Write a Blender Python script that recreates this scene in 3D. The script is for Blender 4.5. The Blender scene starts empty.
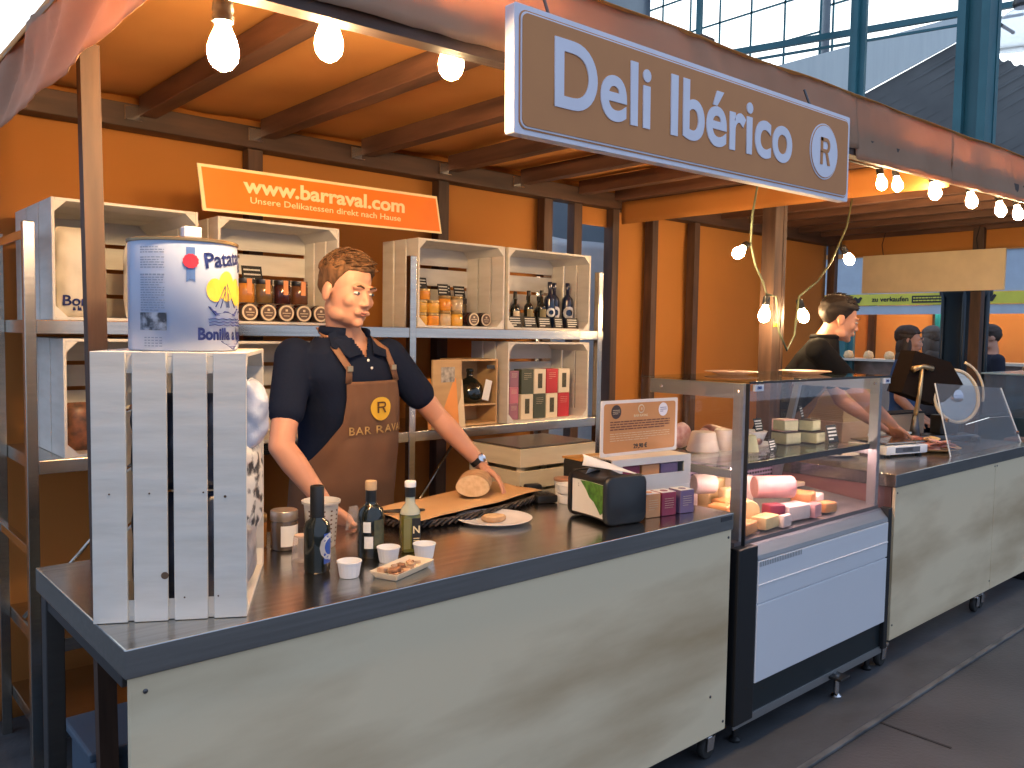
import bpy, bmesh, math, random
from mathutils import Vector, Matrix, noise
random.seed(7)
S = bpy.context.scene
COL = S.collection
R = math.radians
# ------------------------------------------------------------ camera, world, exposure
EYE = 1.565
yaw, pitch, roll, foc = R(41.6), R(3.4264), R(0.9167), 835.0
F0 = Vector((math.sin(yaw)*math.cos(pitch), math.cos(yaw)*math.cos(pitch), -math.sin(pitch)))
R0 = Vector((math.cos(yaw), -math.sin(yaw), 0)); U0 = R0.cross(F0)
RR = math.cos(roll)*R0 + math.sin(roll)*U0; UU = -math.sin(roll)*R0 + math.cos(roll)*U0
cd = bpy.data.cameras.new('camera'); cam = bpy.data.objects.new('camera', cd); COL.objects.link(cam)
cd.sensor_width = 36; cd.lens = foc/1024*36; cd.clip_start = .05; cd.clip_end = 200
M3 = Matrix((RR, UU, -F0)).transposed().to_4x4(); M3.translation = (0, 0, EYE)
cam.matrix_world = M3
S.camera = cam
w = bpy.data.worlds.new('hall_daylight'); S.world = w; w.use_nodes = True
nt = w.node_tree; bg = nt.nodes['Background']
bg.inputs[0].default_value = (.62, .77, 1.06, 1); bg.inputs[1].default_value = .92
S.view_settings.view_transform = 'Standard'; S.view_settings.look = 'None'
S.view_settings.gamma = 1; S.view_settings.use_curve_mapping = False
S.view_settings.exposure = 0.0
BULB = 680.0            # emission of the warm string lights
FRIDGE_LED = 70.0
WINDOW = 2.6

# ------------------------------------------------------------ materials
MATS = {}
def mat(name, col, rough=.6, metal=0.0, col2=None, scale=(8, 8, 8), bump=0.0, bscale=None, detail=4, spec=None,
        emit=None, estr=0, sheen=0, trans=None, clear=0, contrast=(.3, .7)):
    if name in MATS: return MATS[name]
    m = bpy.data.materials.new(name); m.use_nodes = True; n = m.node_tree.nodes; l = m.node_tree.links
    p = n['Principled BSDF']
    p.inputs['Base Color'].default_value = (*col, 1); p.inputs['Roughness'].default_value = rough
    p.inputs['Metallic'].default_value = metal
    if spec is not None: p.inputs['Specular IOR Level'].default_value = spec
    if clear: p.inputs['Coat Weight'].default_value = clear
    if emit: p.inputs['Emission Color'].default_value = (*emit, 1); p.inputs['Emission Strength'].default_value = estr
    tc = n.new('ShaderNodeTexCoord'); mp = n.new('ShaderNodeMapping'); l.new(tc.outputs['Object'], mp.inputs[0])
    mp.inputs['Scale'].default_value = scale
    nz = n.new('ShaderNodeTexNoise'); nz.inputs['Scale'].default_value = 1; nz.inputs['Detail'].default_value = detail
    l.new(mp.outputs[0], nz.inputs['Vector'])
    if col2 is None: col2 = tuple(c*.9 for c in col)
    cr = n.new('ShaderNodeValToRGB'); cr.color_ramp.elements[0].position = contrast[0]; cr.color_ramp.elements[1].position = contrast[1]
    cr.color_ramp.elements[0].color = (*col2, 1); cr.color_ramp.elements[1].color = (*col, 1)
    l.new(nz.outputs[0], cr.inputs[0]); l.new(cr.outputs[0], p.inputs['Base Color'])
    if bump:
        b = n.new('ShaderNodeBump'); b.inputs['Strength'].default_value = bump; b.inputs['Distance'].default_value = .01
        if bscale:
            mp2 = n.new('ShaderNodeMapping'); l.new(tc.outputs['Object'], mp2.inputs[0]); mp2.inputs['Scale'].default_value = bscale
            n2 = n.new('ShaderNodeTexNoise'); n2.inputs['Scale'].default_value = 1; l.new(mp2.outputs[0], n2.inputs['Vector'])
            l.new(n2.outputs[0], b.inputs['Height'])
        else: l.new(nz.outputs[0], b.inputs['Height'])
        l.new(b.outputs[0], p.inputs['Normal'])
    if trans:                       # cloth that lets light through
        t = n.new('ShaderNodeBsdfTranslucent'); l.new(cr.outputs[0], t.inputs[0])
        mx = n.new('ShaderNodeMixShader'); mx.inputs[0].default_value = trans
        l.new(p.outputs[0], mx.inputs[1]); l.new(t.outputs[0], mx.inputs[2])
        l.new(mx.outputs[0], n['Material Output'].inputs[0])
    MATS[name] = m; return m
def glass(name, tint=(1, 1, 1), refl=1.5, rough=.02, cloud=0.0):
    if name in MATS: return MATS[name]
    m = bpy.data.materials.new(name); m.use_nodes = True; n = m.node_tree.nodes; l = m.node_tree.links
    n.remove(n['Principled BSDF'])
    t = n.new('ShaderNodeBsdfTransparent'); t.inputs[0].default_value = (*tint, 1)
    g = n.new('ShaderNodeBsdfGlossy'); g.inputs['Roughness'].default_value = rough
    lw = n.new('ShaderNodeLayerWeight'); lw.inputs[0].default_value = .5
    pw = n.new('ShaderNodeMath'); pw.operation = 'POWER'; pw.inputs[1].default_value = 4.0; l.new(lw.outputs['Facing'], pw.inputs[0])
    fr = n.new('ShaderNodeMath'); fr.operation = 'MULTIPLY_ADD'; fr.inputs[1].default_value = .75; fr.inputs[2].default_value = .045; l.new(pw.outputs[0], fr.inputs[0])
    mx = n.new('ShaderNodeMixShader'); l.new(fr.outputs[0], mx.inputs[0]); l.new(t.outputs[0], mx.inputs[1]); l.new(g.outputs[0], mx.inputs[2])
    out = mx
    if cloud:
        d = n.new('ShaderNodeBsdfDiffuse'); d.inputs[0].default_value = (.9, .9, .9, 1)
        m2 = n.new('ShaderNodeMixShader'); m2.inputs[0].default_value = cloud
        l.new(mx.outputs[0], m2.inputs[1]); l.new(d.outputs[0], m2.inputs[2]); out = m2
    l.new(out.outputs[0], n['Material Output'].inputs[0])
    MATS[name] = m; return m
def emis(name, col, st):
    if name in MATS: return MATS[name]
    m = bpy.data.materials.new(name); m.use_nodes = True; n = m.node_tree.nodes; l = m.node_tree.links
    n.remove(n['Principled BSDF']); e = n.new('ShaderNodeEmission'); e.inputs[0].default_value = (*col, 1); e.inputs[1].default_value = st
    l.new(e.outputs[0], n['Material Output'].inputs[0]); MATS[name] = m; return m

post_wood = mat('dark_stained_post_wood', (.105, .055, .033), .6, col2=(.035, .018, .013), scale=(18, 18, 2.2), bump=.25)
beam_wood_x = mat('dark_stained_beam_wood', (.095, .048, .030), .6, col2=(.03, .016, .012), scale=(2.2, 18, 18), bump=.25)
beam_wood_y = mat('dark_stained_rafter_wood', (.16, .075, .045), .6, col2=(.055, .026, .018), scale=(18, 2.0, 18), bump=.25)
canvas = mat('orange_canvas', (.56, .235, .052), .85, col2=(.50, .20, .044), scale=(1.2, 1.2, 1.2), bump=.15, bscale=(3, 3, 3), trans=.25)
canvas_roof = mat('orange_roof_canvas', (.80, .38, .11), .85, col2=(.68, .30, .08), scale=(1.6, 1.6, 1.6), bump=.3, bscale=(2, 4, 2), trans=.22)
canvas_val = mat('sheer_orange_valance', (.60, .38, .25), .7, col2=(.52, .30, .18), scale=(2, 2, 2), bump=.1, bscale=(6, 6, 6), trans=.42)
white_wood = mat('white_painted_wood', (.70, .665, .60), .65, col2=(.60, .56, .49), scale=(5, 5, 30), bump=.12, contrast=(.2, .6))
steel = mat('brushed_steel', (.58, .53, .46), .24, 1, col2=(.48, .44, .38), scale=(3, 90, 90), bump=.02)
steel_top = mat('worktop_steel', (.58, .565, .54), .21, 1, col2=(.44, .43, .41), scale=(2.5, 60, 60), bump=.03)
steel_dark = mat('dull_steel', (.14, .14, .145), .42, 1, scale=(4, 4, 60))
chrome = mat('chrome', (.8, .8, .82), .15, 1)
alu = mat('grey_aluminium', (.40, .41, .42), .42, .85, scale=(3, 3, 40))
plywood = mat('pale_plywood', (.76, .63, .42), .7, col2=(.47, .34, .19), scale=(.8, 1, 3.2), bump=.05, detail=9, contrast=(.30, .55))
black_pl = mat('black_plastic', (.012, .013, .015), .4)
black_matte = mat('black_matte', (.015, .015, .017), .75)
white_lam = mat('white_laminate', (.72, .73, .76), .35, scale=(2, 2, 2), col2=(.69, .70, .73))
black_glass = mat('dark_bottle_glass', (.010, .014, .012), .08, spec=.7)
cork = mat('cork', (.55, .38, .22), .8, scale=(80, 80, 80))
white_pl = mat('white_plastic', (.82, .83, .84), .4)
white_cer = mat('white_ceramic', (.85, .85, .87), .15)
paper_white = mat('white_paper', (.82, .81, .78), .7)
navy = mat('navy_print', (.02, .04, .22), .5)
ink = mat('dark_ink', (.03, .03, .035), .6)
sign_brown = mat('sign_brown_orange', (.62, .25, .075), .5, col2=(.58, .23, .07))
sign_white = mat('sign_lilac_white', (.86, .84, .92), .45)
sign_orange = mat('banner_orange', (.86, .20, .004), .5, col2=(.82, .185, .004))
cream_txt = mat('cream_lettering', (.95, .75, .42), .5)
rubber = mat('black_rubber', (.02, .02, .02), .7)
gl = glass('clear_glass'); gl_green = glass('top_glass', (.86, .95, .90), 1.5)
acryl = glass('acrylic', (.93, .96, 1), 1.5, .04, .06)

# ------------------------------------------------------------ mesh builder
class MB:
    def __init__(s): s.b = bmesh.new()
    def _add(s, verts, faces, M=None):
        vs = [s.b.verts.new(M @ Vector(v) if M else v) for v in verts]; fs = []
        for f in faces:
            try: fs.append(s.b.faces.new([vs[i] for i in f]))
            except ValueError: pass
        return vs, fs
    def box(s, x0, x1, y0, y1, z0, z1, bev=0, M=None):
        v = [(x0,y0,z0),(x1,y0,z0),(x1,y1,z0),(x0,y1,z0),(x0,y0,z1),(x1,y0,z1),(x1,y1,z1),(x0,y1,z1)]
        f = [(0,3,2,1),(4,5,6,7),(0,1,5,4),(1,2,6,5),(2,3,7,6),(3,0,4,7)]
        vs, fs = s._add(v, f, M)
        if bev:
            es = list({e for q in fs for e in q.edges})
            bmesh.ops.bevel(s.b, geom=es, offset=bev, segments=2, affect='EDGES', profile=.5)
        return s
    def lathe(s, prof, c=(0,0,0), n=24, M=None, sx=1, sy=1):
        vs = []; T = Matrix.Translation(c)
        if M: T = M @ T
        vv = []
        for r, z in prof:
            for i in range(n):
                a = 2*math.pi*i/n; vv.append((r*math.cos(a)*sx, r*math.sin(a)*sy, z))
        ff = []
        for j in range(len(prof)-1):
            for i in range(n):
                k = (i+1) % n; ff.append((j*n+i, j*n+k, (j+1)*n+k, (j+1)*n+i))
        if prof[0][0] > 1e-5: ff.append(tuple(reversed(range(n))))
        if prof[-1][0] > 1e-5: ff.append(tuple((len(prof)-1)*n+i for i in range(n)))
        s._add(vv, ff, T); return s
    def tube(s, pts, r, n=10, cap=True, up=None, flat=1.0):
        pts = [Vector(p) for p in pts]; rs = r if isinstance(r, (list, tuple)) else [r]*len(pts)
        vv = []; ff = []; prev = None
        for i, p in enumerate(pts):
            d = (pts[min(i+1, len(pts)-1)] - pts[max(i-1, 0)]).normalized()
            if prev is None:
                a = Vector(up) if up else (Vector((0,0,1)) if abs(d.z) < .9 else Vector((1,0,0)))
                u = (a - d*a.dot(d)).normalized()
            else: u = (prev - d*prev.dot(d)).normalized()
            prev = u; v = d.cross(u)
            for k in range(n):
                t = 2*math.pi*k/n
                vv.append(p + u*(rs[i]*math.cos(t)*flat) + v*(rs[i]*math.sin(t)))
        for i in range(len(pts)-1):
            for k in range(n):
                q = (k+1) % n; ff.append((i*n+k, i*n+q, (i+1)*n+q, (i+1)*n+k))
        if cap: ff.append(tuple(reversed(range(n)))); ff.append(tuple((len(pts)-1)*n+k for k in range(n)))
        s._add(vv, ff); return s
    def capsule(s, a, b, ra, rb, n=12):
        a = Vector(a); b = Vector(b); d = (b-a).normalized()
        pts = [a-d*ra*.97, a-d*ra*.7, a-d*ra*.3]; rr = [ra*.2, ra*.7, ra*.95]
        pts += [a, b]; rr += [ra, rb]
        pts += [b+d*rb*.3, b+d*rb*.7, b+d*rb*.97]; rr += [rb*.95, rb*.7, rb*.2]
        return s.tube(pts, rr, n)
    def ell(s, c, r, M=None, u=20, v=12, rot=None):
        T = Matrix.Translation(c)
        if rot: T = T @ rot
        T = T @ Matrix.Diagonal((r[0], r[1], r[2], 1))
        if M: T = M @ T
        bmesh.ops.create_uvsphere(s.b, u_segments=u, v_segments=v, radius=1, matrix=T); return s
    def prism(s, poly, t, M=None):     # poly in local xy, extruded along +z by t
        n = len(poly); v = [(x, y, 0) for x, y in poly] + [(x, y, t) for x, y in poly]
        f = [tuple(reversed(range(n))), tuple(range(n, 2*n))] + [(i, (i+1) % n, n+(i+1) % n, n+i) for i in range(n)]
        s._add(v, f, M); return s
    def grid(s, fn, nu, nv):           # fn(u,v)->point, u,v in 0..1
        v = [fn(i/nu, j/nv) for j in range(nv+1) for i in range(nu+1)]
        f = [(j*(nu+1)+i, j*(nu+1)+i+1, (j+1)*(nu+1)+i+1, (j+1)*(nu+1)+i) for j in range(nv) for i in range(nu)]
        s._add(v, f); return s
    def mesh(s, name):
        bmesh.ops.recalc_face_normals(s.b, faces=s.b.faces)
        me = bpy.data.meshes.new(name); s.b.to_mesh(me); s.b.free(); return me
    def build(s, name, m, parent=None, smooth=False, loc=None, rot=None):
        me = s.mesh(name); o = bpy.data.objects.new(name, me); COL.objects.link(o)
        if m: me.materials.append(m)
        if smooth is True:
            for p in me.polygons: p.use_smooth = True
        elif smooth: autosmooth(me, smooth)
        if parent: o.parent = parent
        if loc: o.location = loc
        if rot: o.rotation_euler = rot
        return o
def autosmooth(me, ang=40):
    for p in me.polygons: p.use_smooth = True
    b = bmesh.new(); b.from_mesh(me)
    for e in b.edges:
        if len(e.link_faces) == 2 and e.calc_face_angle(0) > R(ang): e.smooth = False
    b.to_mesh(me); b.free()
def tag(o, label, cat, group=None, kind=None):
    o['label'] = label; o['category'] = cat
    if group: o['group'] = group
    if kind: o['kind'] = kind
    return o
def thing(name, label, cat, loc=(0,0,0), rz=0, group=None):
    o = bpy.data.objects.new(name, None); COL.objects.link(o); o.location = loc; o.rotation_euler = (0,0,rz)
    o.empty_display_size = .05
    return tag(o, label, cat, group)
def struct(o): o['kind'] = 'structure'; return o
def copy_tree(o, parent=None):
    c = o.copy(); COL.objects.link(c)
    if parent: c.parent = parent
    for ch in [x for x in list(bpy.data.objects) if x.parent == o]: copy_tree(ch, c)
    return c
def dup(o, loc, label, rz=None, group=None, s=None):
    c = copy_tree(o); c.location = loc; c['label'] = label
    if rz is not None: c.rotation_euler = (0,0,rz)
    if group: c['group'] = group
    if s: c.scale = (s,s,s)
    return c
def shade(me):
    for p in me.polygons: p.use_smooth = True
DG = bpy.context.evaluated_depsgraph_get
def bake(o):
    dg = DG(); dg.update(); me = bpy.data.meshes.new_from_object(o.evaluated_get(dg))
    o.modifiers.clear(); old = o.data; o.data = me
    return o
def remesh(o, vox, smooth=2, fac=.5):
    m = o.modifiers.new('r', 'REMESH'); m.mode = 'VOXEL'; m.voxel_size = vox
    if smooth:
        q = o.modifiers.new('s', 'SMOOTH'); q.iterations = smooth; q.factor = fac
    mats = [x for x in o.data.materials]
    bake(o); o.data.materials.clear()
    for x in mats: o.data.materials.append(x)
    shade(o.data); return o
def letters(body, size, m, parent, M=None, bold=0.0, xs=1.0, align='CENTER', th=.001, fn=None, name='lettering', space=1.0):
    """lettering lying in local XY (x right, y up, z out of the surface)"""
    c = bpy.data.curves.new(name, 'FONT'); c.body = body; c.size = size; c.offset = bold; c.extrude = th/2; c.resolution_u = 8 if size > .15 else 3
    c.align_x = align; c.align_y = 'CENTER'; c.space_character = space
    t = bpy.data.objects.new(name, c); COL.objects.link(t)
    me = bpy.data.meshes.new_from_object(t); bpy.data.objects.remove(t)
    me.materials.clear(); me.materials.append(m)
    if fn:
        b = bmesh.new(); b.from_mesh(me)
        bmesh.ops.subdivide_edges(b, edges=[e for e in b.edges if e.calc_length() > size*.25], cuts=2)
        for v in b.verts: v.co = fn(Vector((v.co.x*xs, v.co.y, v.co.z)))
        b.to_mesh(me); b.free()
    else:
        me.transform((M or Matrix.Identity(4)) @ Matrix.Diagonal((xs, 1, 1, 1)))
    o = bpy.data.objects.new(name, me); COL.objects.link(o)
    if parent: o.parent = parent
    return o
def face(loc, nrm_rz=0, tilt=0):
    """frame whose local XY plane is upright and whose +Z looks towards -Y (rotated by nrm_rz about z)"""
    return Matrix.Translation(loc) @ Matrix.Rotation(nrm_rz, 4, 'Z') @ Matrix.Rotation(R(90)-tilt, 4, 'X')
def lines_text(n, w, h, m, parent, M, seed=0, name='small_print', lw=None):
    """rows of tiny print as short word-like dashes"""
    rnd = random.Random(seed); mb = MB(); lw = lw or h/n*.38
    for i in range(n):
        x = -w/2; y = h/2 - (i+.5)*h/n; end = w/2 if i < n-1 else w*rnd.uniform(-.1, .4)
        while x < end:
            ww = min(rnd.uniform(.03, .1)*w, w/2-x)
            mb.box(x, x+ww, y-lw/2, y+lw/2, 0, .0008, M=M); x += ww + .014*w
    return mb.build(name, m, parent)

# ============================================================ THE HALL (setting)
floor_m = mat('dark_asphalt', (.060, .064, .072), .55, col2=(.030, .033, .040), scale=(2.2, 2.2, 2.2), bump=.25, bscale=(60, 60, 60), detail=8)
kerb_m = mat('worn_kerb_stone', (.085, .09, .10), .6, col2=(.045, .05, .056), scale=(3, 6, 3), bump=.2, bscale=(40, 40, 40), detail=8)
kerb_edge = mat('scuffed_kerb_edge', (.13, .135, .14), .6, col2=(.05, .055, .06), scale=(6, 30, 6), contrast=(.35, .6))
struct(MB().box(-8, 26, -8, 22, -.1, 0).build('floor', floor_m))
k = MB().box(-8, 26, 1.50, 5.2, 0, .012, bev=.003).build('trim_1', kerb_m); struct(k)
k = MB().box(-8, 26, 1.475, 1.4995, 0, .013, bev=.003).build('trim_2', kerb_edge); struct(k)
jn = MB()
for x in (-1.1, .9, 3.35, 5.3, 7.4): jn.box(x, x+.012, 1.2, 1.474, .0005, .003)
struct(jn.build('trim_3', black_matte))
wall_m = mat('dim_hall_wall', (.16, .20, .24), .8, col2=(.11, .14, .18), scale=(.5, .5, .5))
teal = mat('teal_painted_iron', (.04, .17, .20), .35, col2=(.03, .13, .16), scale=(3, 3, 3))
teal_dark = mat('dark_teal_iron', (.012, .025, .038), .4, scale=(3, 3, 3))
sky_glass = emis('bright_hall_glazing', (.90, .97, 1.0), WINDOW)
struct(MB().box(24, 24.3, -8, 22, 0, 15).build('wall_right', wall_m))
struct(MB().box(-8, 24, 20, 20.3, 0, 15).build('wall_back', wall_m))
def window(n, axis, a0, a1, z0, z1, step):
    fr = MB(); pn = MB()
    if axis == 'x':   # on wall_right, facing -X, spans Y
        pn.box(23.93, 23.95, a0, a1, z0, z1)
        a = a0
        while a <= a1+.01: fr.box(23.88, 23.92, a-.03, a+.03, z0, z1); a += step
        z = z0
        while z <= z1+.01: fr.box(23.88, 23.92, a0, a1, z-.03, z+.03); z += step
    else:
        pn.box(a0, a1, 19.93, 19.95, z0, z1)
        a = a0
        while a <= a1+.01: fr.box(a-.05, a+.05, 19.84, 19.92, z0, z1); a += step
        z = z0
        while z <= z1+.01: fr.box(a0, a1, 19.85, 19.92, z-.05, z+.05); z += step
    f = struct(fr.build('window_%d' % n, teal)); pn.build('pane', sky_glass, f)
window(1, 'x', 13.2, 19.8, 9.6, 14.4, 1.2)
window(2, 'x', 1.0, 12.9, 5.6, 14.4, 5.9)
window(3, 'y', -2.5, 6.5, 4.2, 11.4, 2.4)
# tall iron column of the hall, black below and teal above
t = thing('iron_column', 'thick round cast iron column, black below and teal above, behind the cream board', 'column', (8.13, 2.97, 0))
MB().lathe([(.26, 0), (.26, .25), (.20, .32), (.19, .9), (.19, 1.95), (.215, 1.99), (.215, 2.03), (.19, 2.07), (.18, 2.6)], n=32).build('shaft', teal_dark, t, smooth=40)
for k in range(6):
    a = k*math.pi/3+.3
    MB().tube([(.20*math.cos(a), .20*math.sin(a), .33), (.20*math.cos(a), .20*math.sin(a), 2.55)], .018).build('rib', teal_dark, t, True)
mb = MB()
for dx, dy in ((-.1,-.1), (.1,-.1), (-.1,.1), (.1,.1)): mb.box(dx-.035, dx+.035, dy-.035, dy+.035, 2.6, 9)
mb.box(-.05, .05, -.13, .13, 2.6, 9)
mb.build('upper_shaft', teal, t)
t = thing('iron_column', 'slim teal iron column in front of the pale gable, above the canvas roof', 'column', (11.2, 5.62, 0))
MB().box(-.10, .10, -.03, .03, 0, 10).box(-.03, .03, -.11, .11, 0, 10).build('shaft', teal, t)
MB().box(-.2, .2, -.2, .2, 0, .04, bev=.01).build('base_plate', teal, t)
# sloping roof beam of the hall
def seg(p, q, w, h, m, name, parent=None):
    p = Vector(p); q = Vector(q); d = q-p; L = d.length
    M = Matrix.Translation(p) @ d.to_track_quat('X', 'Z').to_matrix().to_4x4()
    return MB().box(0, L, -w/2, w/2, -h/2, h/2, M=M).build(name, m, parent)
tb = thing('roof_truss', 'long blue-grey roof girder with thin tie rods crossing the bright glazing', 'girder', (10.6, 7.0, 0))
seg((-3.2, 2.95, 4.9), (3.0, -2.62, 6.43), .08, .085, teal, 'girder', tb)
seg((-3.2, 2.95, 4.77), (3.0, -2.62, 6.27), .035, .035, teal, 'tie_rod', tb)
seg((-.5, .45, 5.55), (-.5, .45, 7.9), .07, .07, teal, 'strut', tb)
seg((3.3, -2.7, 6.5), (9.4, -2.2, 8.5), .14, .16, teal, 'girder', tb)
# neighbouring roof inside the hall: pale gable board over a dark ribbed roof
gab_m = mat('pale_blue_cladding', (.72, .80, .78), .6, col2=(.66, .74, .73), scale=(14, 14, 1))
roof_m = mat('dark_ribbed_roof', (.17, .18, .175), .7, col2=(.11, .12, .12), scale=(1, 1, 1))
nb = thing('market_kiosk', 'neighbouring kiosk roof with pale cladding gable and dark ribbed sheeting, behind the canvas stall roof', 'kiosk', (14, 5.4, 0))
P = lambda x, y, z: (x-14, y-5.4, z)
A, B, C, D = P(11.92, 7.17, 5.83), P(14.1, 5.3, 6.66), P(13.95, 5.40, 6.22), P(12.3, 6.8, 5.0)
off = Vector((.12, .14, 0))
def slab(pts, name, m):
    b = MB(); n = len(pts); v = [Vector(p) for p in pts] + [Vector(p)+off for p in pts]
    b._add(v, [tuple(range(n)), tuple(range(2*n-1, n-1, -1))] + [(i, (i+1) % n, n+(i+1) % n, n+i) for i in range(n)])
    return b.build(name, m, nb)
slab([A, B, C, D, P(11.2, 7.79, 4.9), P(11.2, 7.79, 5.55)], 'gable_cladding', gab_m)
# ribbed roof sheet
r0, r1 = Vector(P(12.3, 6.9, 4.88)), Vector(P(14.05, 5.45, 6.18))
run = Vector((3.4, -2.9, -1.35))
def roof_pt(u, v):
    rib = .05 if int(v*44) % 2 == 0 else 0
    return r0.lerp(r1, u) + run*v + Vector((-.02, -.02, rib))
m_ = MB(); m_.grid(roof_pt, 2, 88); o = m_.build('roof_sheet', roof_m, nb)
sd = o.modifiers.new('t', 'SOLIDIFY'); sd.thickness = .04
for px_, py_, pz_ in ((-1.05, 1.0, 4.9), (2.9, -1.9, 4.2), (.2, -.3, 5.9)): MB().box(px_-.06, px_+.06, py_-.06, py_+.06, 0, pz_).build('kiosk_post', teal, nb)
# hanging dome lamp at the right edge
t = thing('dome_lamp', 'clear glass dome lamp hanging at top right beside the thick teal column', 'lamp', (10.1, 3.27, 4.75))
MB().lathe([(.30, 0), (.30, .05), (.26, .20), (.16, .32), (.07, .38), (.07, .40)], n=28).build('shade', glass('lamp_glass', (.9, .95, 1), 1.5, .1, .35), t, True)
MB().lathe([(.07, .38), (.09, .42), (.07, .55), (.03, .58)], n=16).build('cap', steel_dark, t, True)
MB().tube([(0, 0, .57), (0, 0, 4.2)], .02).build('rod', teal, t)
MB().tube([(-.05, .05, .12), (-.85, .28, .30), (-1.75, .28, .34)], .018).build('bracket', steel_dark, t)

# ============================================================ STALL 1 + 2
XL, XD, XR = .50, 4.12, 7.02           # side valance, divider, right end
YF, YP, YB = 1.50, 2.52, 3.72          # front valance, posts, back wall
zb = lambda X: 2.147+.0275*X           # valance hem
zt = lambda X: 2.383+.0257*X           # valance top
def nz(x, y, z, s=1): return noise.noise(Vector((x*s, y*s, z*s)))
def bracket(x, y, z, parent, rz=0):
    return MB().box(-.03, .03, -.004, 0, -.03, .03, bev=.002).box(-.03, .03, -.03, 0, -.032, -.028).build('corner_bracket', chrome, parent, loc=(x, y, z), rot=(0, 0, rz))
s1 = thing('market_stall', 'orange canvas market stall with dark stained posts and rafters, over the steel worktop', 'stall', (XL, YB, 0))
def L(x, y, z): return (x-XL, y-YB, z)
def pt(x0, x1, y0, y1, z0, z1, name, m, bev=.004, par=None, o=(XL, YB)):
    return MB().box(x0-o[0], x1-o[0], y0-o[1], y1-o[1], z0, z1, bev=bev).build(name, m, par or s1)
# posts
t_ = MB(); t_._add([(x, y, z) for z, q in ((.012, .010), (2.33, -.004)) for x, y in ((.650-XL+q*2.2, 2.49-YB), (.700-XL+q*2.2, 2.49-YB), (.700-XL+q*2.2, 2.53-YB), (.650-XL+q*2.2, 2.53-YB))],
        [(0,3,2,1), (4,5,6,7), (0,1,5,4), (1,2,6,5), (2,3,7,6), (3,0,4,7)]); t_.build('post', post_wood, s1)
pt(4.13, 4.21, 2.50, 2.585, .012, 2.42, 'post', post_wood)
pt(4.215, 4.25, 2.50, 2.585, .012, 2.42, 'post', post_wood)
for x in (1.66, 2.72, 3.50): pt(x-.035, x+.035, 3.635, 3.70, .012, 2.38, 'stud', post_wood)
pt(3.72, 3.79, 3.635, 3.70, .012, 2.38, 'stud', post_wood)
pt(4.06, 4.12, 3.62, 3.70, .012, 2.40, 'stud', post_wood)
# back beam, front beam, rafters
pt(XL, 4.12, 3.60, 3.70, 2.375, 2.47, 'back_beam', beam_wood_x)
fb = MB(); 
fb._add([(x-XL, y-YB, zz) for x in (XL, XR) for y in (YF+.012, YF+.055) for zz in (zb(x)+.014, zb(x)+.085)],
        [(0,1,3,2), (4,6,7,5), (0,4,5,1), (2,3,7,6), (1,5,7,3), (0,2,6,4)])
fb.build('front_beam', beam_wood_x, s1)
for x in (.66, 1.18, 1.70, 2.22, 2.75, 3.27, 3.75, 4.08):
    pt(x-.035, x+.035, YF+.10, 3.60, 2.425, 2.505, 'rafter', beam_wood_y)
    if 1 < x < 3.6: bracket(x-.062-XL, 3.597-YB, 2.43, s1)
# fabric: roof, back wall, side valance, front valance, divider
def roof(x0, x1, par, o):
    def f(u, v):
        x = x0+(x1-x0)*u; y = YF-.0+(YB+.02-YF)*v
        sag = .018*math.sin((x-.66)/.52*math.pi)**2 if v > .02 and v < .98 else 0
        z = 2.52*(v) + zt(x)*(1-v) if v < .06 else 2.525
        z = min(z, 2.315+max(0, x-.5)/.14*.22)
        return (x-o[0], y-o[1], z - sag + .008*nz(x, y, 0, 3))
    m = MB(); m.grid(f, int((x1-x0)*16), 26); q = m.build('roof_canvas', canvas_roof, par, True); q.modifiers.new('t', 'SOLIDIFY').thickness = .002
roof(XL, XD, s1, (XL, YB))
def wallcloth(x0, x1, z0, z1, y, par, o, name='back_wall_canvas'):
    def f(u, v):
        x = x0+(x1-x0)*u; z = z0+(z1-z0)*v
        return (x-o[0], y+.012*nz(x, 0, z, 2.2)-o[1], z)
    m = MB(); m.grid(f, max(2, int((x1-x0)*14)), 30); q = m.build(name, canvas, par, True); q.modifiers.new('t', 'SOLIDIFY').thickness = .002
wallcloth(XL-.1, 3.53, .012, 2.53, YB, s1, (XL, YB))
wallcloth(3.50, 4.14, 2.44, 2.535, 3.725, s1, (XL, YB), 'canvas_strip')
wallcloth(3.79, 4.06, 2.262, 2.42, 3.68, s1, (XL, YB), 'canvas_patch')
def valance_x(x0, x1, par, o, seed=0, lift=0):
    def f(u, v):
        x = x0+(x1-x0)*u; hm = zb(x)+lift; z = hm+(zt(x)-hm)*v
        w_ = .010*nz(x*5, seed, v*1.6)+.008*nz(x*14+v*1.5, seed, v*.8)+.003*nz(x*40, seed, v*6)
        return (x-o[0], YF+w_+.012*v-o[1], z+.004*nz(x*9, 3, 0)*(1-v))
    m = MB(); m.grid(f, int((x1-x0)*50), 8); q = m.build('front_valance', canvas_val, par, True); q.modifiers.new('t', 'SOLIDIFY').thickness = .0015
valance_x(XL, 3.02, s1, (XL, YB), 0, .036); valance_x(3.015, 3.9, s1, (XL, YB), 4)
def fside(u, v):
    y = YF+(YB-YF)*u; z = 2.13-.02*u+(2.315-2.13+.02*u)*v
    w_ = (.35+.65*v)*(.030*nz(y*5+v*2, 9, v*1.1)+.012*nz(y*19+v*3, 3, v*2))
    return (w_+.015*math.sin(v*3), y-YB, z+.0015*nz(y*8, 5, 0))
m = MB(); m.grid(fside, 110, 10); q = m.build('side_valance', canvas_val, s1, True); q.modifiers.new('t', 'SOLIDIFY').thickness = .0015
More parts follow.
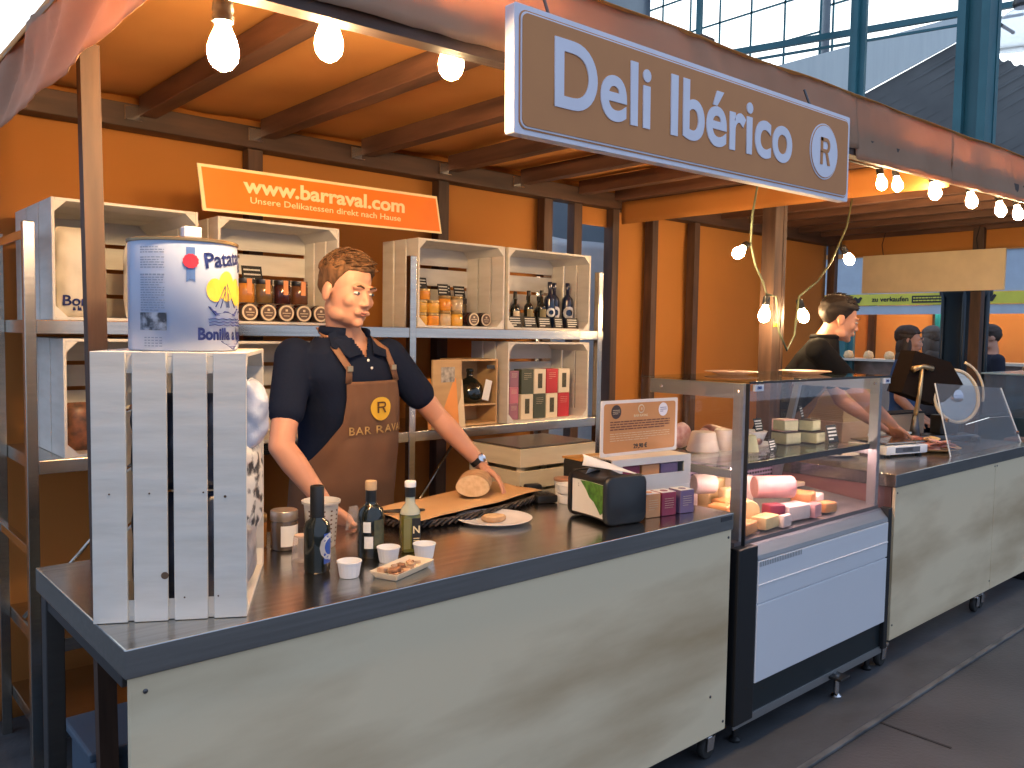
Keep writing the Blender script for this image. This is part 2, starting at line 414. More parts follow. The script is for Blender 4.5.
# back panel between the two booths, and the divider cloth
def fdiv(u, v):
    y = YF+.1+(3.6-YF-.1)*u; z = 2.28+(2.42-2.28)*v
    return (XD+.008*nz(y*5, 0, v)-XL, y-YB, z)
m = MB(); m.grid(fdiv, 50, 4); q = m.build('divider_canvas', canvas, s1, True); q.modifiers.new('t', 'SOLIDIFY').thickness = .002
pt(XD+.01, XD+.05, YF+.1, 3.6, 2.41, 2.52, 'divider_beam', beam_wood_y)

s2 = thing('market_stall', 'second orange canvas booth on the right, with dark slatted ceiling and open end', 'stall', (XD, YB, 0))
o2 = (XD, YB)
for x in (4.49, 4.96, 5.98, 6.98): pt(x-.03, x+.03, 3.62, 3.69, .012, 2.40, 'stud', post_wood, par=s2, o=o2)
pt(6.98, 7.06, 2.44, 2.52, .012, 2.44, 'post', post_wood, par=s2, o=o2)
pt(4.12, 7.05, 3.60, 3.70, 2.375, 2.47, 'back_beam', beam_wood_x, par=s2, o=o2)
for k in range(8):
    x = 4.52+k*.36; pt(x-.03, x+.03, YF+.10, 3.60, 2.425, 2.505, 'rafter', beam_wood_y, par=s2, o=o2)
roof(XD, XR, s2, o2)
wallcloth(4.12, 6.98, .012, 2.53, YB, s2, o2)
valance_x(3.89, XR, s2, o2, 8)
def fend(u, v):
    y = YF+.1+(3.6-YF-.1)*u; z = 2.275+(2.47-2.275)*v
    return (7.03+.008*nz(y*5, 7, v)-XD, y-YB, z)
m = MB(); m.grid(fend, 50, 4); q = m.build('end_valance', canvas, s2, True); q.modifiers.new('t', 'SOLIDIFY').thickness = .002
# plastic sheeting and hall gap seen between the two booths
sh = mat('blue_white_plastic_sheet', (.82, .88, .92), .35, col2=(.62, .70, .78), scale=(3, 3, 3), bump=.6, bscale=(4, 4, 2), trans=.5)
def fs(u, v): return (3.80+1.25*u, 4.25+.05*nz(u*5, 0, v*3)+.04*math.sin(u*9+v*4), .012+2.24*v)
m = MB(); m.grid(fs, 40, 40); q = m.build('plastic_sheet', sh, None, True)
q.modifiers.new('t', 'SOLIDIFY').thickness = .002
tag(q, 'crumpled translucent plastic sheet hanging in the gap behind the corner posts', 'plastic sheet')

# cream board hanging at the open end of booth two
t = thing('hanging_board', 'blank cream board hung across the open end of the right booth', 'board', (6.955, 2.82, 1.955))
MB().box(-.01, .01, -.55, .55, 0, .315, bev=.003).build('board', mat('cream_board', (.80, .66, .42), .6), t)
for y in (-.35, .38): MB().tube([(0, y, .31), (.01, y+.02, .40), (.02, y, .50)], .003).build('hanging_string', black_matte, t)
# ------------------------------------------------------------ banner www.barraval.com
t = thing('web_banner', 'orange banner with a web address, standing on top of the crates', 'banner', (1.74, 3.095, 2.004))
b = MB(); b.prism([(-.555, .168), (.530, .176), (.560, .012), (-.535, -.002)], .006, M=face((0, 0, 0))); b.build('banner_edge', cream_txt, t)
b = MB(); b.prism([(-.540, .157), (.522, .165), (.549, .020), (-.522, .008)], .002, M=face((0, -.006, 0))); b.build('banner_panel', sign_orange, t)
letters('www.barraval.com', .078, cream_txt, t, face((-.01, -.009, .108)), bold=.0024, xs=1.24)
letters('Unsere Delikatessen direkt nach Hause', .034, cream_txt, t, face((-.01, -.009, .055)), xs=1.27, bold=.0002)
# ------------------------------------------------------------ big sign Deli Ibérico
sx0, sx1 = 1.236, 2.757; sw = sx1-sx0
t = thing('hanging_sign', 'long brown sign reading Deli Ibérico, hung on the front edge of the roof', 'sign', (sx0+sw/2, 1.40, 2.02))
t.rotation_euler = (0, -R(.9), 0)
def rrect(x0, x1, y0, y1, r, n=5):
    p = []
    for cx, cy, a in ((x1-r, y0+r, -90), (x1-r, y1-r, 0), (x0+r, y1-r, 90), (x0+r, y0+r, 180)):
        for i in range(n+1): q = R(a+90*i/n); p.append((cx+r*math.cos(q), cy+r*math.sin(q)))
    return p
hh = .275
MB().prism(rrect(-sw/2, sw/2, 0, hh+.006, .006), .03, M=face((0, .03, 0))).build('sign_board', sign_white, t)
MB().prism(rrect(-sw/2+.014, sw/2-.014, .011, hh-.006, .020), .003, M=face((0, .001, 0))).build('sign_edge_line', sign_brown, t)
MB().prism(rrect(-sw/2+.017, sw/2-.017, .014, hh-.009, .018), .003, M=face((0, -.0005, 0))).build('sign_inner_border', sign_white, t)
MB().prism(rrect(-sw/2+.021, sw/2-.021, .018, hh-.013, .016), .004, M=face((0, -.002, 0))).build('sign_face', sign_brown, t)
letters('Deli Ibérico', .216, sign_white, t, face((-.135, -.0075, .145)), bold=.0044, xs=.985, th=.003, space=1.02)
MB().lathe([(.0885, 0), (.0885, .002)], n=48, M=face((.578, -.0065, .142))).build('emblem_ring', sign_white, t)
MB().lathe([(.0845, 0), (.0845, .001)], n=48, M=face((.578, -.0088, .142))).build('emblem_line', sign_brown, t)
MB().lathe([(.082, 0), (.082, .001)], n=48, M=face((.578, -.0100, .142))).build('emblem_disc', sign_white, t)
def r_mark(M, s, m, par, name='emblem_letter'):
    """the open R mark: stem, bowl and leg as bars"""
    b = MB(); w_ = .17*s
    def bar(x0, y0, x1, y1): b.prism([(x0, y0), (x1, y0), (x1, y1), (x0, y1)], .002, M=M)
    bar(-.36*s, -.55*s, -.36*s+w_, -.02*s); bar(-.36*s, .10*s, -.36*s+w_, .55*s); bar(-.36*s, .40*s, .12*s, .55*s)
    p = []
    for i in range(9): a = R(90-180*i/8); p.append((.12*s+.27*s*math.cos(a), .245*s+.305*s*math.sin(a)))
    for i in range(9): a = R(-90+180*i/8); p.append((.12*s+.12*s*math.cos(a), .245*s+.155*s*math.sin(a)))
    for i in range(8): b.prism([p[i], p[i+1], p[16-i], p[17-i]], .002, M=M)
    bar(-.36*s, -.06*s, .14*s, .09*s)
    b.prism([(.04*s, -.06*s), (.22*s, -.06*s), (.42*s, -.55*s), (.23*s, -.55*s)], .002, M=M)
    return b.build(name, m, par)
r_mark(face((.578, -.0115, .142)), .078, sign_brown, t)
for x in (-.60, .60): MB().tube([(x, .028, .25), (x, .06, .31), (x, .08, .36)], .004).build('hanging_hook', steel_dark, t)

# ------------------------------------------------------------ string lights
bulb_m = emis('warm_bulb_glass', (1.0, .66, .33), BULB)
bulb_dim = emis('low_bulb_glass', (1.0, .66, .33), BULB*.4)
def bulb(loc, label, d=(0, 0, -1), s=1.0, group=None, gm=None):
    t = thing('light_bulb', label, 'bulb', loc, 0, group)
    t.rotation_mode = 'QUATERNION'; t.rotation_quaternion = Vector(d).to_track_quat('-Z', 'Y'); t.scale = (s, s, s)
    MB().lathe([(.021, .005), (.021, .018), (.019, .022), (.021, .028), (.019, .052), (.014, .058), (.008, .062)], n=16).build('socket', black_pl, t, smooth=50)
    MB().lathe([(.013, .004), (.016, -.006), (.024, -.024), (.030, -.043), (.0305, -.055), (.027, -.070), (.018, -.082), (.007, -.088), (0, -.089)], n=20).build('glass_globe', gm or bulb_m, t, True)
    return t
b1, b2, b3 = (.686, 1.65, 2.165), (.92, 1.65, 2.235), (1.251, 1.65, 2.265)
bulb(b1, 'leftmost warm bulb, largest, hanging on the black cord near the left post')
bulb(b2, 'warm bulb just behind the front beam, second from the left')
bulb(b3, 'warm bulb under the front beam, just left of the big sign')
bulb((3.767+.05, 2.5, 2.03), 'glowing bulb pointing left on the cord hanging beneath the big sign', (-.85, -.1, -.5), gm=bulb_dim)
bulb((3.99, 2.46, 1.735), 'lower bulb pointing down, left of the right hand post', (-.2, 0, -1), gm=bulb_dim)
bulb((4.36, 2.46, 1.735), 'lower bulb pointing down right, just right of the right hand post', (.45, 0, -.8), gm=bulb_dim)
bulb((4.93, 2.5, 2.09), 'bright bulb at the upper end of the cord, above the dark haired seller', (.7, -.1, -.7), gm=bulb_dim)
FRONT = [(3.55, 1.66, 2.262, 'front edge bulb half hidden at the lower right corner of the big sign'),
         (3.70, 1.66, 2.275, 'small front edge bulb just right of the big sign'),
         (4.09, 1.66, 2.30, 'large glowing bulb under the right valance, third right of the sign'),
         (4.536, 1.66, 2.31, 'glowing bulb under the right valance, fourth right of the sign'),
         (4.94, 1.66, 2.31, 'glowing bulb under the valance, second from the right edge'),
         (5.21, 1.66, 2.32, 'glowing bulb under the valance at the right edge')]
for i_, (x, y, z, lb) in enumerate(FRONT): bulb((x, y, z), lb, (0, -.2, -1), .72 if i_ < 2 else .9, gm=bulb_dim)
green_cord = mat('green_grey_cord', (.12, .14, .08), .6)
def sagc(p, q, sag, n=10):
    p = Vector(p); q = Vector(q)
    return [p.lerp(q, i/n) - Vector((0, 0, sag*4*(i/n)*(1-i/n))) for i in range(n+1)]
up = lambda p, d=.062: (p[0], p[1], p[2]+d)
pts = sagc((.52, 1.60, 2.30), up(b1), .012, 6)+sagc(up(b1), up(b2), .02, 6)[1:]+sagc(up(b2), up(b3), .03, 6)[1:]+sagc(up(b3), (2.3, 1.66, 2.36), .03)[1:]+sagc((2.3, 1.66, 2.36), (3.52, 1.66, 2.29), .03)[1:]
for (x, y, z, lb) in FRONT[1:]: pts += sagc(pts[-1], (x, y, z+.065), .01, 4)[1:]
pts += [Vector((6.4, 1.66, 2.40))]
tag(MB().tube(pts, .0045, 8).build('electric_cable', black_matte, None, True), 'black cord of the string lights running along the front beam', 'cord')
pts = [(3.80, 2.4, 2.42), (3.82, 2.45, 2.2), (3.875, 2.49, 2.06), (3.91, 2.48, 1.95), (3.96, 2.46, 1.86), (3.995, 2.46, 1.80), (4.06, 2.44, 1.79), (4.10, 2.44, 1.60), (4.17, 2.43, 1.50), (4.26, 2.44, 1.58),
       (4.33, 2.46, 1.80), (4.55, 2.47, 1.90), (4.75, 2.5, 2.02), (4.88, 2.52, 2.14), (4.97, 2.52, 2.26), (5.02, 2.52, 2.43)]
tag(MB().tube(pts, .006, 8).build('electric_cable', green_cord, None, True), 'greenish cord looping down around the right post and up again', 'cord')
t = MB().box(-.03, .03, -.006, 0, -.012, .012, bev=.003).build('yellow_clip', mat('yellow_plastic', (.85, .6, .03), .4), None, loc=(4.16, 2.495, 1.64))
tag(t, 'small yellow clip on the right hand post', 'clip')

# ============================================================ COUNTERS
def caster(parent, x, y, o, name='caster'):
    c = MB().box(-.028, .028, -.028, .028, .098, .106).lathe([(.02, .08), (.02, .098)], n=14).build(name, chrome, parent, loc=(x-o[0], y-o[1], 0))
    for yy in (-.018, .021): MB().prism([(-.026, .035), (.012, .035), (.022, .085), (-.022, .085)], .003, M=Matrix.Translation((0, yy, 0)) @ Matrix.Rotation(R(90), 4, 'X')).build('fork_plate', chrome, c)
    MB().lathe([(.008, -.014), (.036, -.014), (.0405, -.008), (.0405, .008), (.036, .014), (.008, .014)], n=28, M=Matrix.Translation((-.008, 0, .0405)) @ Matrix.Rotation(R(90), 4, 'X')).build('wheel', rubber, c, smooth=40)
    return c
FL = .012
o = (.505, 1.706)
c1 = thing('steel_counter', 'long brushed steel worktop with a pale plywood front, at which the apron man stands', 'counter', (o[0], o[1], FL))
def cp(x0, x1, y0, y1, z0, z1, name, m, par, o, bev=.002):
    return MB().box(x0-o[0], x1-o[0], y0-o[1], y1-o[1], z0-FL, z1-FL, bev=bev).build(name, m, par)
cp(.505, 2.605, 1.706, 2.45, .868, .93, 'worktop', steel_top, c1, o, .003)
cp(.515, 2.60, 1.712, 1.728, .122, .868, 'front_panel', plywood, c1, o)
for x, y in ((.515, 2.395), (2.55, 2.395), (.535, 1.733), (2.55, 1.733), (1.55, 2.395)): cp(x, x+.045, y, y+.045, .11 if y > 0 else 0, .868, 'leg', steel_dark, c1, o)
cp(.52, .545, 1.78, 2.40, .825, .868, 'rail', steel_dark, c1, o)
cp(.56, 2.55, 2.40, 2.43, .80, .868, 'rail', steel_dark, c1, o)
cp(.56, 2.56, 1.79, 2.38, .16, .185, 'undershelf', steel_dark, c1, o)
for x, y in ((.55, 2.417), (2.545, 2.417), (.58, 1.80), (2.55, 1.755), (1.57, 2.417)): caster(c1, x, y, o)
cp(2.525, 2.592, 1.7045, 1.706, .905, .922, 'maker_plate', steel_dark, c1, o, 0)
for x, z in ((.545, .835), (2.583, .84), (2.583, .155), (2.50, .27)):
    MB().lathe([(.005, 0), (.005, .002), (.002, .0035)], n=12, M=face((x-o[0], 1.712-o[1], z-FL))).build('screw', steel_dark, c1)
o = (3.965, 1.712)
c2 = thing('steel_counter', 'steel counter with two plywood front panels, right of the glass display fridge', 'counter', (o[0], o[1], FL))
cp(3.955, 5.93, 1.712, 2.42, .868, .93, 'worktop', steel_top, c2, o, .003)
cp(3.965, 5.262, 1.718, 1.734, .128, .868, 'front_panel', plywood, c2, o)
cp(5.268, 5.92, 1.718, 1.734, .128, .868, 'front_panel', plywood, c2, o)
pink_glow_panel = mat('side_panel_with_pink_glow', (.42, .20, .15), .5, col2=(.28, .11, .08), scale=(3, 3, 12))  # red tint paints in the fridge's pink glow on this end panel
cp(3.968, 3.984, 1.74, 2.41, .14, .868, 'side_panel', pink_glow_panel, c2, o)
for x, y in ((3.99, 2.37), (5.87, 2.37), (5.22, 2.37)): cp(x, x+.045, y, y+.045, .11, .868, 'leg', steel_dark, c2, o)
for x, y in ((3.935, 1.745), (5.15, 1.755), (5.25, 1.765), (4.02, 2.40), (5.88, 2.40)): caster(c2, x, y, o)
for x, z in ((3.985, .84), (5.25, .85), (5.285, .85), (3.985, .20), (5.25, .18)):
    MB().lathe([(.005, 0), (.005, .002), (.002, .0035)], n=12, M=face((x-o[0], 1.718-o[1], z-FL))).build('screw', steel_dark, c2)
# grey plastic bin under the first counter
t = thing('plastic_bin', 'blue-grey plastic bin standing behind the left end of the long counter', 'bin', (.84, 2.68, .012))
bm_ = mat('blue_grey_plastic', (.07, .11, .16), .45)
MB().box(-.17, .17, -.13, .13, 0, .30, bev=.01).build('bin_body', bm_, t); MB().box(-.19, .19, -.15, .15, .30, .33, bev=.008).build('rim', bm_, t)

# ============================================================ DISPLAY FRIDGE
o = (2.64, 1.73)
f1 = thing('display_fridge', 'glass topped deli display fridge with a white front panel, between the two counters', 'fridge', (o[0], o[1], FL))
cp(2.64, 3.90, 1.745, 2.33, .115, .775, 'body', black_pl, f1, o)
cp(2.64, 2.765, 1.70, 1.745, .115, .785, 'end_cheek', black_pl, f1, o, .004)
cp(3.862, 3.90, 1.70, 1.745, .115, .785, 'end_cheek', black_pl, f1, o, .004)
m = MB(); fx = 1.730
for z0, z1 in ((.25, .553), (.559, .722)):
    m.box(2.768-o[0], 3.858-o[0], 1.698-o[1], 1.728-o[1], z0-FL, z1-FL, bev=.003)
m.box(2.770-o[0], 3.856-o[0], 1.706-o[1], 1.728-o[1], .25-FL, .72-FL)
m.box(2.770-o[0], 3.856-o[0], 1.6945-o[1], 1.70-o[1], .625-FL, .632-FL, bev=.002)
m.build('front_panel', white_lam, f1)
m = MB()
m._add([(x-o[0], y-o[1], z-FL) for x in (2.768, 3.858) for y, z in ((1.700, .725), (1.704, .742), (1.740, .782), (1.748, .725))],
       [(0,1,5,4), (1,2,6,5), (2,3,7,6), (3,0,4,7), (0,3,2,1), (4,5,6,7)]); m.build('front_sill', alu, f1)
m = MB()
for k in range(26): m.box(2.775+k*.012-o[0], 2.779+k*.012-o[0], 1.6965-o[1], 1.700-o[1], .700-FL, .719-FL)
m.build('vent_slots', alu, f1)
cp(2.66, 3.88, 1.722, 1.745, .12, .25, 'base_panel', mat('dark_teal_panel', (.012, .02, .024), .4), f1, o)
cp(2.66, 3.88, 1.716, 1.722, .092, .125, 'base_trim', alu, f1, o, .001)
for x in (2.74, 3.42, 3.83):
    for y in (1.76, 2.28):
        if x == 3.42 and y > 2: continue
        MB().lathe([(.022, 0), (.024, .01), (.018, .016), (.012, .02), (.012, .105)], n=16).build('foot', chrome if x == 3.42 else black_pl, f1, smooth=50, loc=(x-o[0], (y if x != 3.42 else 1.70)-o[1], 0))
cp(3.38, 3.46, 1.66, 1.78, .10, .112, 'foot_plate', black_pl, f1, o)
# display deck, back wall, shelf
deckm = mat('fridge_deck_steel', (.26, .24, .24), .35, .5)
m = MB(); m._add([(x-o[0], y-o[1], z-FL) for x in (2.68, 3.86) for y, z in ((1.75, .795), (2.30, .845), (2.30, .776), (1.75, .776))],
                 [(0,1,5,4), (1,2,6,5), (2,3,7,6), (3,0,4,7), (0,3,2,1), (4,5,6,7)]); m.build('display_deck', deckm, f1)
purple = mat('purple_perforated_panel', (.40, .30, .40), .5, .3)  # purple base colour of the perforated rear panel
cp(2.68, 3.86, 2.300, 2.308, .776, 1.0, 'rear_panel', purple, f1, o, 0)
m = MB()
for i in range(48):
    for j in range(7): m.box(2.70+i*.024-o[0], 2.713+i*.024-o[0], 2.2975-o[1], 2.2995-o[1], .845+j*.02-FL, .855+j*.02-FL)
m.build('perforations', black_matte, f1)
cp(2.68, 3.86, 2.285, 2.32, 1.0, 1.022, 'rear_rail', white_pl, f1, o)
cp(2.72, 3.83, 1.80, 2.27, 1.067, 1.075, 'glass_shelf', gl_green, f1, o, 0)
cp(2.72, 3.83, 1.79, 1.80, 1.055, 1.079, 'shelf_edge', black_pl, f1, o, 0)
cp(2.72, 3.83, 2.255, 2.275, 1.050, 1.067, 'shelf_support', black_pl, f1, o, 0)
pink = emis('pink_white_fridge_tube', (1.0, .60, .55), FRIDGE_LED)
cp(2.75, 3.80, 1.803, 1.822, 1.052, 1.064, 'fridge_light', pink, f1, o, 0)
# end frames
for x in (2.718, 3.835):
    cp(x, x+.028, 1.755, 1.800, .79, 1.392, 'end_frame_post', alu, f1, o)
    cp(x, x+.028, 1.80, 2.20, 1.335, 1.392, 'end_frame_rail', alu, f1, o)
    cp(x, x+.028, 1.80, 2.29, 1.03, 1.06, 'end_frame_rail', alu, f1, o)
    m = MB(); m._add([(a-o[0], b-o[1], c-FL) for a in (x, x+.028) for b, c in ((2.16, 1.335), (2.19, 1.335), (2.31, .79), (2.27, .79))],
                     [(0,1,5,4), (1,2,6,5), (2,3,7,6), (3,0,4,7), (0,3,2,1), (4,5,6,7)]); 
    if x > 3: m.build('end_frame_brace', alu, f1)
    for y in (1.777, 2.14): MB().lathe([(.007, 0), (.007, .004), (.003, .006)], n=12, M=Matrix.Rotation(R(-90), 4, 'Y')).build('frame_screw', chrome, f1, loc=(x-o[0], y-o[1], 1.362-FL))
cp(2.712, 2.716, 1.736, 2.24, .79, 1.394, 'end_glass', gl, f1, o, 0)
cp(3.866, 3.870, 1.745, 2.30, .79, 1.394, 'end_glass', gl, f1, o, 0)
cp(2.712, 3.872, 1.728, 1.734, .776, 1.394, 'front_glass', gl, f1, o, 0)
cp(2.706, 2.712, 1.724, 1.738, .776, 1.394, 'glass_edge', black_pl, f1, o, 0)
cp(2.706, 3.875, 1.724, 2.24, 1.396, 1.402, 'top_glass', gl_green, f1, o, 0)
cp(2.706, 3.875, 1.720, 1.724, 1.394, 1.403, 'top_edge', black_pl, f1, o, 0)
for x in (2.735, 3.80): cp(x, x+.06, 1.718, 1.7275, 1.366, 1.390, 'clamp_tag', white_lam, f1, o, 0)
for x in (2.765, 3.83): letters('EXO', .014, navy, f1, face((x-o[0], 1.7172-o[1], 1.378-FL)), bold=.0006)

# ============================================================ STEEL SHELF UNIT
o = (.617, 3.08)
sh1 = thing('steel_shelf', 'tall steel shelving rack along the back wall carrying the white crates', 'shelf', (o[0], o[1], FL))
for x in (.617, 2.125, 3.352):
    for y in (3.08, 3.575): cp(x, x+.034, y, y+.034, .012, 1.905, 'upright', steel, sh1, o)
for z in (1.587, 1.120, .505, .20):
    cp(.652, 3.40, 3.085, 3.60, z-.046, z, 'shelf_board', steel, sh1, o)
for z in (1.85, .80): cp(.622, .646, 3.114, 3.575, z, z+.03, 'end_rail', chrome, sh1, o)
MB().tube([(.04, .30, .50), (.52, .32, 1.02)], .008).build('diagonal_brace', steel, sh1, True)
MB().tube([(1.60, .40, .38), (2.10, .40, 1.02)], .008).build('diagonal_brace', steel, sh1, True)

# ============================================================ WOODEN CRATES
def crate(name, label, w, d, h, m, loc, rz=0, n_end=3, gap=.012, n_back=4, bgap=.016, open_side='front', group=None, par_group=None):
    t = thing(name, label, 'crate', loc, rz, group); th = .010
    for x in (0, w-th):       # ends: boards side by side in depth
        m_ = MB(); bw = (d-gap*(n_end-1))/n_end
        for i in range(n_end): m_.box(x, x+th, i*(bw+gap), i*(bw+gap)+bw, 0, h, bev=.0015)
        m_.build('end_panel', m, t)
    for z in (0, h-th):
        m_ = MB(); bw = (d-gap*2)/3
        for i in range(3): m_.box(th, w-th, i*(bw+gap), i*(bw+gap)+bw, z, z+th, bev=.0015)
        m_.build('side_panel', m, t)
    m_ = MB(); bh = (h-2*th-bgap*(n_back-1))/n_back
    for i in range(n_back): m_.box(th, w-th, d-th, d, th+i*(bh+bgap), th+i*(bh+bgap)+bh, bev=.001)
    m_.build('slatted_bottom', m, t)
    c = .036
    for sx, x in ((1, th), (-1, w-th)):
        for sz, z in ((1, th), (-1, h-th)):
            v = [(x, 0.001, z), (x+sx*c, .001, z), (x, .001, z+sz*c)]
            m_ = MB(); v2 = [(a, d-th, b) for a, _, b in v]
            m_._add(v+v2, [(0,1,2), (5,4,3), (0,3,4,1), (1,4,5,2), (2,5,3,0)]); m_.build('corner_post', m, t)
    return t
Z1, Z2 = 1.588, 1.121
crate('wooden_crate', 'white crate at far left of the upper shelf, holding paper snack bags', .486, .535, .405, white_wood, (.702, 3.09, Z1))
crate('wooden_crate', 'white crate under the web banner, holding jars with round lids', .512, .29, .400, white_wood, (1.262, 3.09, Z1))
crate('wooden_crate', 'white crate with small yellow and orange jars, right of the middle upright', .514, .29, .400, white_wood, (2.172, 3.09, Z1))
crate('wooden_crate', 'white crate full of dark bottles, at right end of the upper shelf', .587, .29, .400, white_wood, (2.708, 3.09, Z1))
crate('wooden_crate', 'white crate at far left of the lower shelf, beneath the snack bag crate', .46, .535, .405, white_wood, (.731, 3.09, Z2))
crate('wooden_crate', 'white crate on the lower shelf just behind the apron man', .49, .29, .400, white_wood, (1.30, 3.09, Z2))
crate('wooden_crate', 'white crate stacked with red and green product boxes, on the lower shelf', .58, .29, .405, white_wood, (2.715, 3.09, Z2))
# crate standing on end on the counter
ca = R(60.2)
cc = crate('wooden_crate', 'large white crate standing on end on the left end of the steel counter', .43, .315, .584, white_wood, (.772, 1.741, .931), ca, n_end=4, gap=.013, n_back=4)
kn = mat('knot_brown', (.12, .07, .04), .7)
# (local x=0 is the slatted side that faces the camera)
m = MB()
for (y, z, r) in ((.17, .100, .008), (.045, .27, .003), (.09, .28, .002), (.20, .28, .002), (.28, .28, .002), (.06, .05, .002), (.13, .05, .002)):
    m.lathe([(r, 0), (r, .0008)], n=12, M=Matrix.Translation((-.0003, y, z)) @ Matrix.Rotation(R(-90), 4, 'Y'))
m.build('knots', kn, cc)
# low slatted crate stack standing behind the counter
crw = mat('cream_crate_wood', (.72, .64, .46), .65, col2=(.60, .52, .36), scale=(4, 4, 25))
def slat_crate(loc, label, group, w=.46, d=.34, h=.265, lid=False):
    t = thing('slatted_crate', label, 'crate', loc, 0, group)
    n = 3; g = .018; bh = (h-g*(n-1))/n
    for nm, (x0, x1, y0, y1) in (('front_slats', (0, w, 0, .012)), ('rear_slats', (0, w, d-.012, d)), ('side_slats', (0, .012, .012, d-.012)), ('side_slats', (w-.012, w, .012, d-.012))):
        m_ = MB()
        for i in range(n): m_.box(x0, x1, y0, y1, i*(bh+g), i*(bh+g)+bh, bev=.0015)
        m_.build(nm, crw, t)
    MB().box(.012, w-.012, .012, d-.012, 0, .01).build('base_board', crw, t)
    m_ = MB()
    for x in (.013, w-.037):
        for y in (.013, d-.037): m_.box(x, x+.024, y, y+.024, .01, h)
    m_.build('corner_blocks', crw, t)
    return t
for k in range(4):
    slat_crate((2.335, 2.57, .013+k*.2675), ['cream slatted crate at the foot of the stack behind the counter', 'cream slatted crate, second from the floor in the stack behind the counter', 'cream slatted crate, third from the floor in the stack behind the counter', 'cream slatted crate topmost of the stack behind the counter, under a dark lid'][k], None)
t = MB().box(0, .44, 0, .32, 0, .008, bev=.002).build('dark_lid', mat('dark_lid_board', (.08, .07, .065), .35), None, loc=(2.345, 2.58, 1.0815))
tag(t, 'thin dark lid lying on the topmost cream slatted crate', 'lid')

# ============================================================ SHELF GOODS
amber = mat('amber_jam', (.50, .20, .035), .12, clear=.5); dark_jam = mat('dark_jam', (.05, .015, .015), .1, clear=.5); olive_j = mat('olive_brown_paste', (.16, .10, .04), .12, clear=.5)
yellow_j = mat('yellow_preserve', (.72, .40, .07), .15, clear=.5); orange_j = mat('orange_preserve', (.75, .30, .04), .15, clear=.5); cream_j = mat('pale_paste', (.55, .42, .25), .2, clear=.5)
lid_gold = mat('gold_lid', (.45, .30, .12), .35, .6); lid_dark = mat('dark_brown_lid', (.05, .035, .03), .4); label_cream = mat('cream_label', (.72, .60, .42), .6); label_brown = mat('brown_label', (.13, .08, .055), .5)
def jar(label, r, h, fill, lid, loc, lying=False, tagc=None, group=None, rz=0):
    t = thing('glass_jar', label, 'jar', loc, rz, group)
    T = Matrix.Translation((0, 0, r)) @ Matrix.Rotation(R(90), 4, 'X') if lying else Matrix.Identity(4)
    MB().lathe([(r*.9, 0), (r, .004), (r, h*.74), (r*.88, h*.80)], n=20, M=T).build('jar_body', fill, t, smooth=45)
    MB().lathe([(r*.95, h*.80), (r*.97, h*.81), (r*.97, h*.985), (r*.9, h)], n=20, M=T).build('lid', lid, t, smooth=45)
    if lying:
        MB().lathe([(r*.90, 0), (r*.90, .001)], n=28, M=T @ Matrix.Translation((0, 0, h+.0002))).build('lid_ring', label_cream, t)
        MB().lathe([(r*.70, 0), (r*.70, .001)], n=28, M=T @ Matrix.Translation((0, 0, h+.0008))).build('lid_sticker', label_brown, t)
        q = face((0, -h-.0020, r)); m_ = MB(); m_.box(-r*.5, r*.5, -.002, .0006, 0, .0005, M=q).box(-r*.14, r*.14, r*.18, r*.42, 0, .0005, M=q).box(-r*.35, r*.35, -r*.35, -r*.28, 0, .0005, M=q); m_.build('sticker_print', label_cream, t)
    elif tagc:
        MB().box(-r*.28, r*.28, -r*1.04, -r*.9, h*.38, h*.98).build('paper_seal', tagc, t)
    return t
PR = ['first', 'second', 'third', 'fourth', 'fifth']
for i in range(5):
    jar('jar lying lid forward under the web banner, %s from the left' % PR[i], .0355, .10, dark_jam, lid_dark, (1.395+i*.0765, 3.21, Z1+.0105), True)
seal = mat('salmon_seal', (.75, .30, .12), .6)
for i, (f, nm) in enumerate(((amber, 'amber'), (olive_j, 'olive brown'), (dark_jam, 'nearly black'), (mat('brown_jam', (.12, .05, .025), .12), 'dark brown'))):
    jar('upright jar of %s preserve standing on the lying jars, %s from the left' % (nm, PR[i]), .0345, .095, f, steel_dark, (1.400+i*.0765, 3.16, Z1+.083), False, seal)
chalk = mat('chalkboard_black', (.02, .02, .02), .7)
chalkw = mat('chalk_white', (.75, .75, .70), .8)
def card(label, w, h, loc, rz=0, tilt=12, seed=0, n=3):
    t = thing('price_card', label, 'price card', loc, rz); M = face((0, 0, 0), 0, R(-tilt))
    M = Matrix.Rotation(R(-tilt), 4, 'X') @ face((0, 0, h/2))
    MB().box(-w/2, w/2, -h/2, h/2, -.002, 0, M=M).build('card', chalk, t)
    lines_text(n, w*.82, h*.8, chalkw, t, M, seed, 'chalk_writing', lw=h*.09)
    return t
card('black chalk price card leaning above the upright jars under the web banner', .085, .07, (1.455, 3.215, Z1+.165), seed=3)
